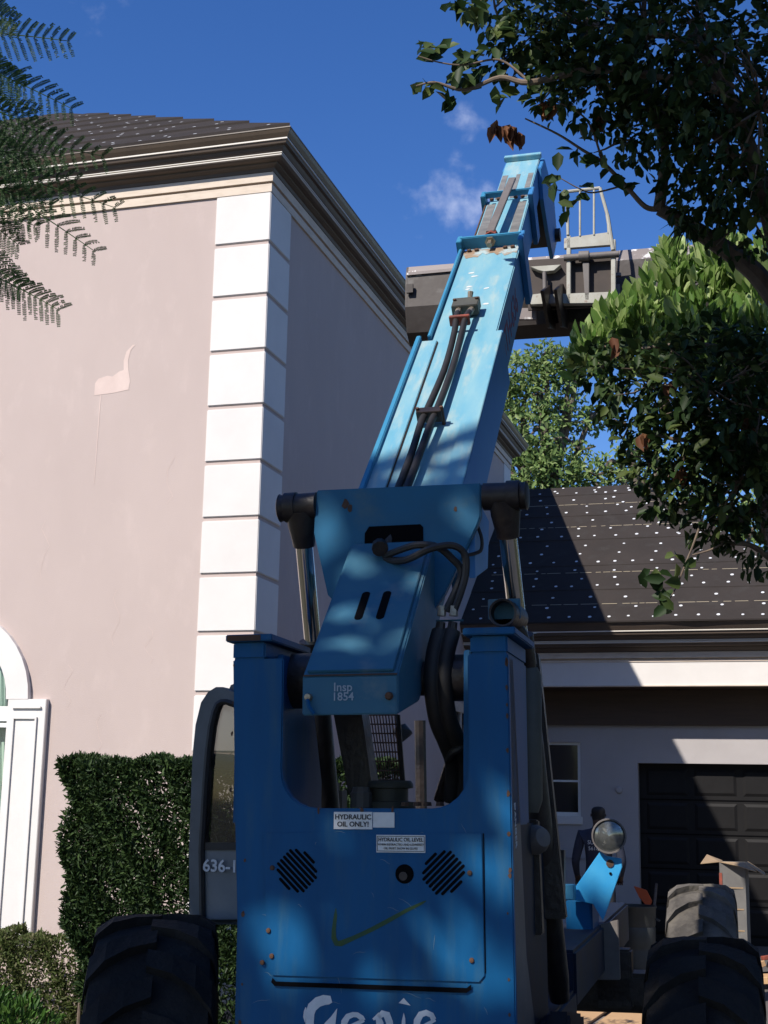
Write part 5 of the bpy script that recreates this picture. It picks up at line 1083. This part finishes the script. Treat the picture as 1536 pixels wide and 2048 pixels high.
def board(pts, z, label, mt='plywood'):
    c = sum((Vector((*q, 0)) for q in pts), Vector())/len(pts); o = MB().prism([(q[0]-c.x, q[1]-c.y, 0) for q in pts], (0, 0, .018)).build('plywood_sheet', mt, None, bevel=.002); o.location = (c.x, c.y, z)
    return tag(o, label, 'plywood', 'plywood sheets laid under the wheels')
board([(-1.78, 12.2), (-1.50, 12.3), (-1.62, 10.6), (-1.95, 10.6)], .03, 'sunlit plywood sheet left of the dark gap under the machine')
board([(-1.46, 12.0), (-1.20, 12.45), (-1.05, 10.6), (-1.56, 10.6)], .034, 'sunlit plywood sheet right of the gap beside the rear wheel')
board([(-2.3, 12.2), (-1.82, 12.2), (-2.0, 10.6), (-2.5, 10.6)], .026, 'shaded brown plywood sheet beside the blue machine frame')

# ------------------------------------------------------------------ worker by the garage
def person(loc, rz):
    root = empty('person', loc, 'person in navy work shirt seen from behind beside the garage door', 'person'); root.rotation_euler.z = rz
    J = {'pel': (0, 0, .90, .135, .10), 'sp1': (0, .01, 1.05, .13, .095), 'sp2': (0, .0, 1.22, .15, .105), 'ch': (0, -.01, 1.34, .155, .10), 'nk0': (0, -.01, 1.41, .07, .07), 'nk': (0, 0, 1.46, .052, .055), 'hd0': (0, .02, 1.52, .072, .085), 'hd1': (0, .015, 1.585, .080, .097), 'hd2': (0, .01, 1.635, .062, .075)}
    E_ = [('pel', 'sp1'), ('sp1', 'sp2'), ('sp2', 'ch'), ('ch', 'nk0'), ('nk0', 'nk'), ('nk', 'hd0'), ('hd0', 'hd1'), ('hd1', 'hd2')]
    for s, n in ((-1, 'L'), (1, 'R')):
        J.update({n+'sh': (s*.17, -.01, 1.36, .062, .06), n+'el': (s*.235, .0, 1.09, .045, .045), n+'wr': (s*.215, .16, .92, .03, .026), n+'pm': (s*.205, .23, .89, .036, .02),
                  n+'hp': (s*.09, 0, .86, .09, .09), n+'kn': (s*.10, .03, .48, .062, .062), n+'an': (s*.11, -.01, .09, .045, .05), n+'ft': (s*.12, .15, .045, .042, .03)})
        E_ += [('ch', n+'sh'), (n+'sh', n+'el'), (n+'el', n+'wr'), (n+'wr', n+'pm'), ('pel', n+'hp'), (n+'hp', n+'kn'), (n+'kn', n+'an'), (n+'an', n+'ft')]
        for k in range(4):
            J[n+'f%d' % k] = (s*(.178+.018*k), .30-.008*abs(k-1), .878, .009, .009); J[n+'g%d' % k] = (s*(.178+.018*k), .325-.01*abs(k-1), .85, .008, .008); E_ += [(n+'pm', n+'f%d' % k), (n+'f%d' % k, n+'g%d' % k)]
        J[n+'t0'] = (s*.165, .24, .905, .011, .011); J[n+'t1'] = (s*.15, .275, .90, .009, .009); E_ += [(n+'wr', n+'t0'), (n+'t0', n+'t1')]
    ks = list(J); me = bpy.data.meshes.new('body'); me.from_pydata([J[k][:3] for k in ks], [(ks.index(a), ks.index(b)) for a, b in E_], [])
    o = link('body_rig', me); o.modifiers.new('skin', 'SKIN'); ss = o.modifiers.new('sub', 'SUBSURF'); ss.levels = 2; ss.render_levels = 2
    for k, v in zip(ks, me.skin_vertices[0].data): v.radius = J[k][3:5]
    me.skin_vertices[0].data[0].use_root = True
    bpy.context.view_layer.update(); m2 = bpy.data.meshes.new_from_object(o.evaluated_get(bpy.context.evaluated_depsgraph_get())); bpy.data.objects.remove(o)
    m2.name = 'body'
    for q in ('skin_dark', 'navy_cloth', 'trouser', 'hair'): m2.materials.append(MATS[q])
    for p_ in m2.polygons:
        c = p_.center; p_.use_smooth = True
        if c.z > 1.43: p_.material_index = 3 if (c.z > 1.60 or (c.y < .02 and c.z > 1.50)) else 0
        elif c.z < .93 and abs(c.x) < .17 and c.y < .12: p_.material_index = 2
        elif abs(c.x) > .14 and c.y > .10 and c.z < 1.0: p_.material_index = 0
        else: p_.material_index = 1
        if c.z < .08: p_.material_index = 3
    bo = link('body', m2, root)
    for s in (-1, 1): MB().lathe([(0, .004), (.014, .003), (.018, 0), (.008, -.012)], (s*.074, .02, 1.545), (s, -.2, 0), 10).build('ear', 'skin_dark', bo, smooth=True)
    MB().prism([(-.016, .115, 1.525), (.016, .115, 1.525), (.005, .10, 1.57), (-.005, .10, 1.57)], (0, .018, -.006)).build('nose', 'skin_dark', bo, bevel=.004)
    text('shirt_print', 'SUPREME', .055, 'paint_white', bo, (0, -.122, 1.262), (1, 0, 0), (0, 0, 1)); text('shirt_print', '561-274-2', .05, 'paint_white', bo, (0, -.1225, 1.205), (1, 0, 0), (0, 0, 1))
person((-1.93, 14.3, .012), R(8))
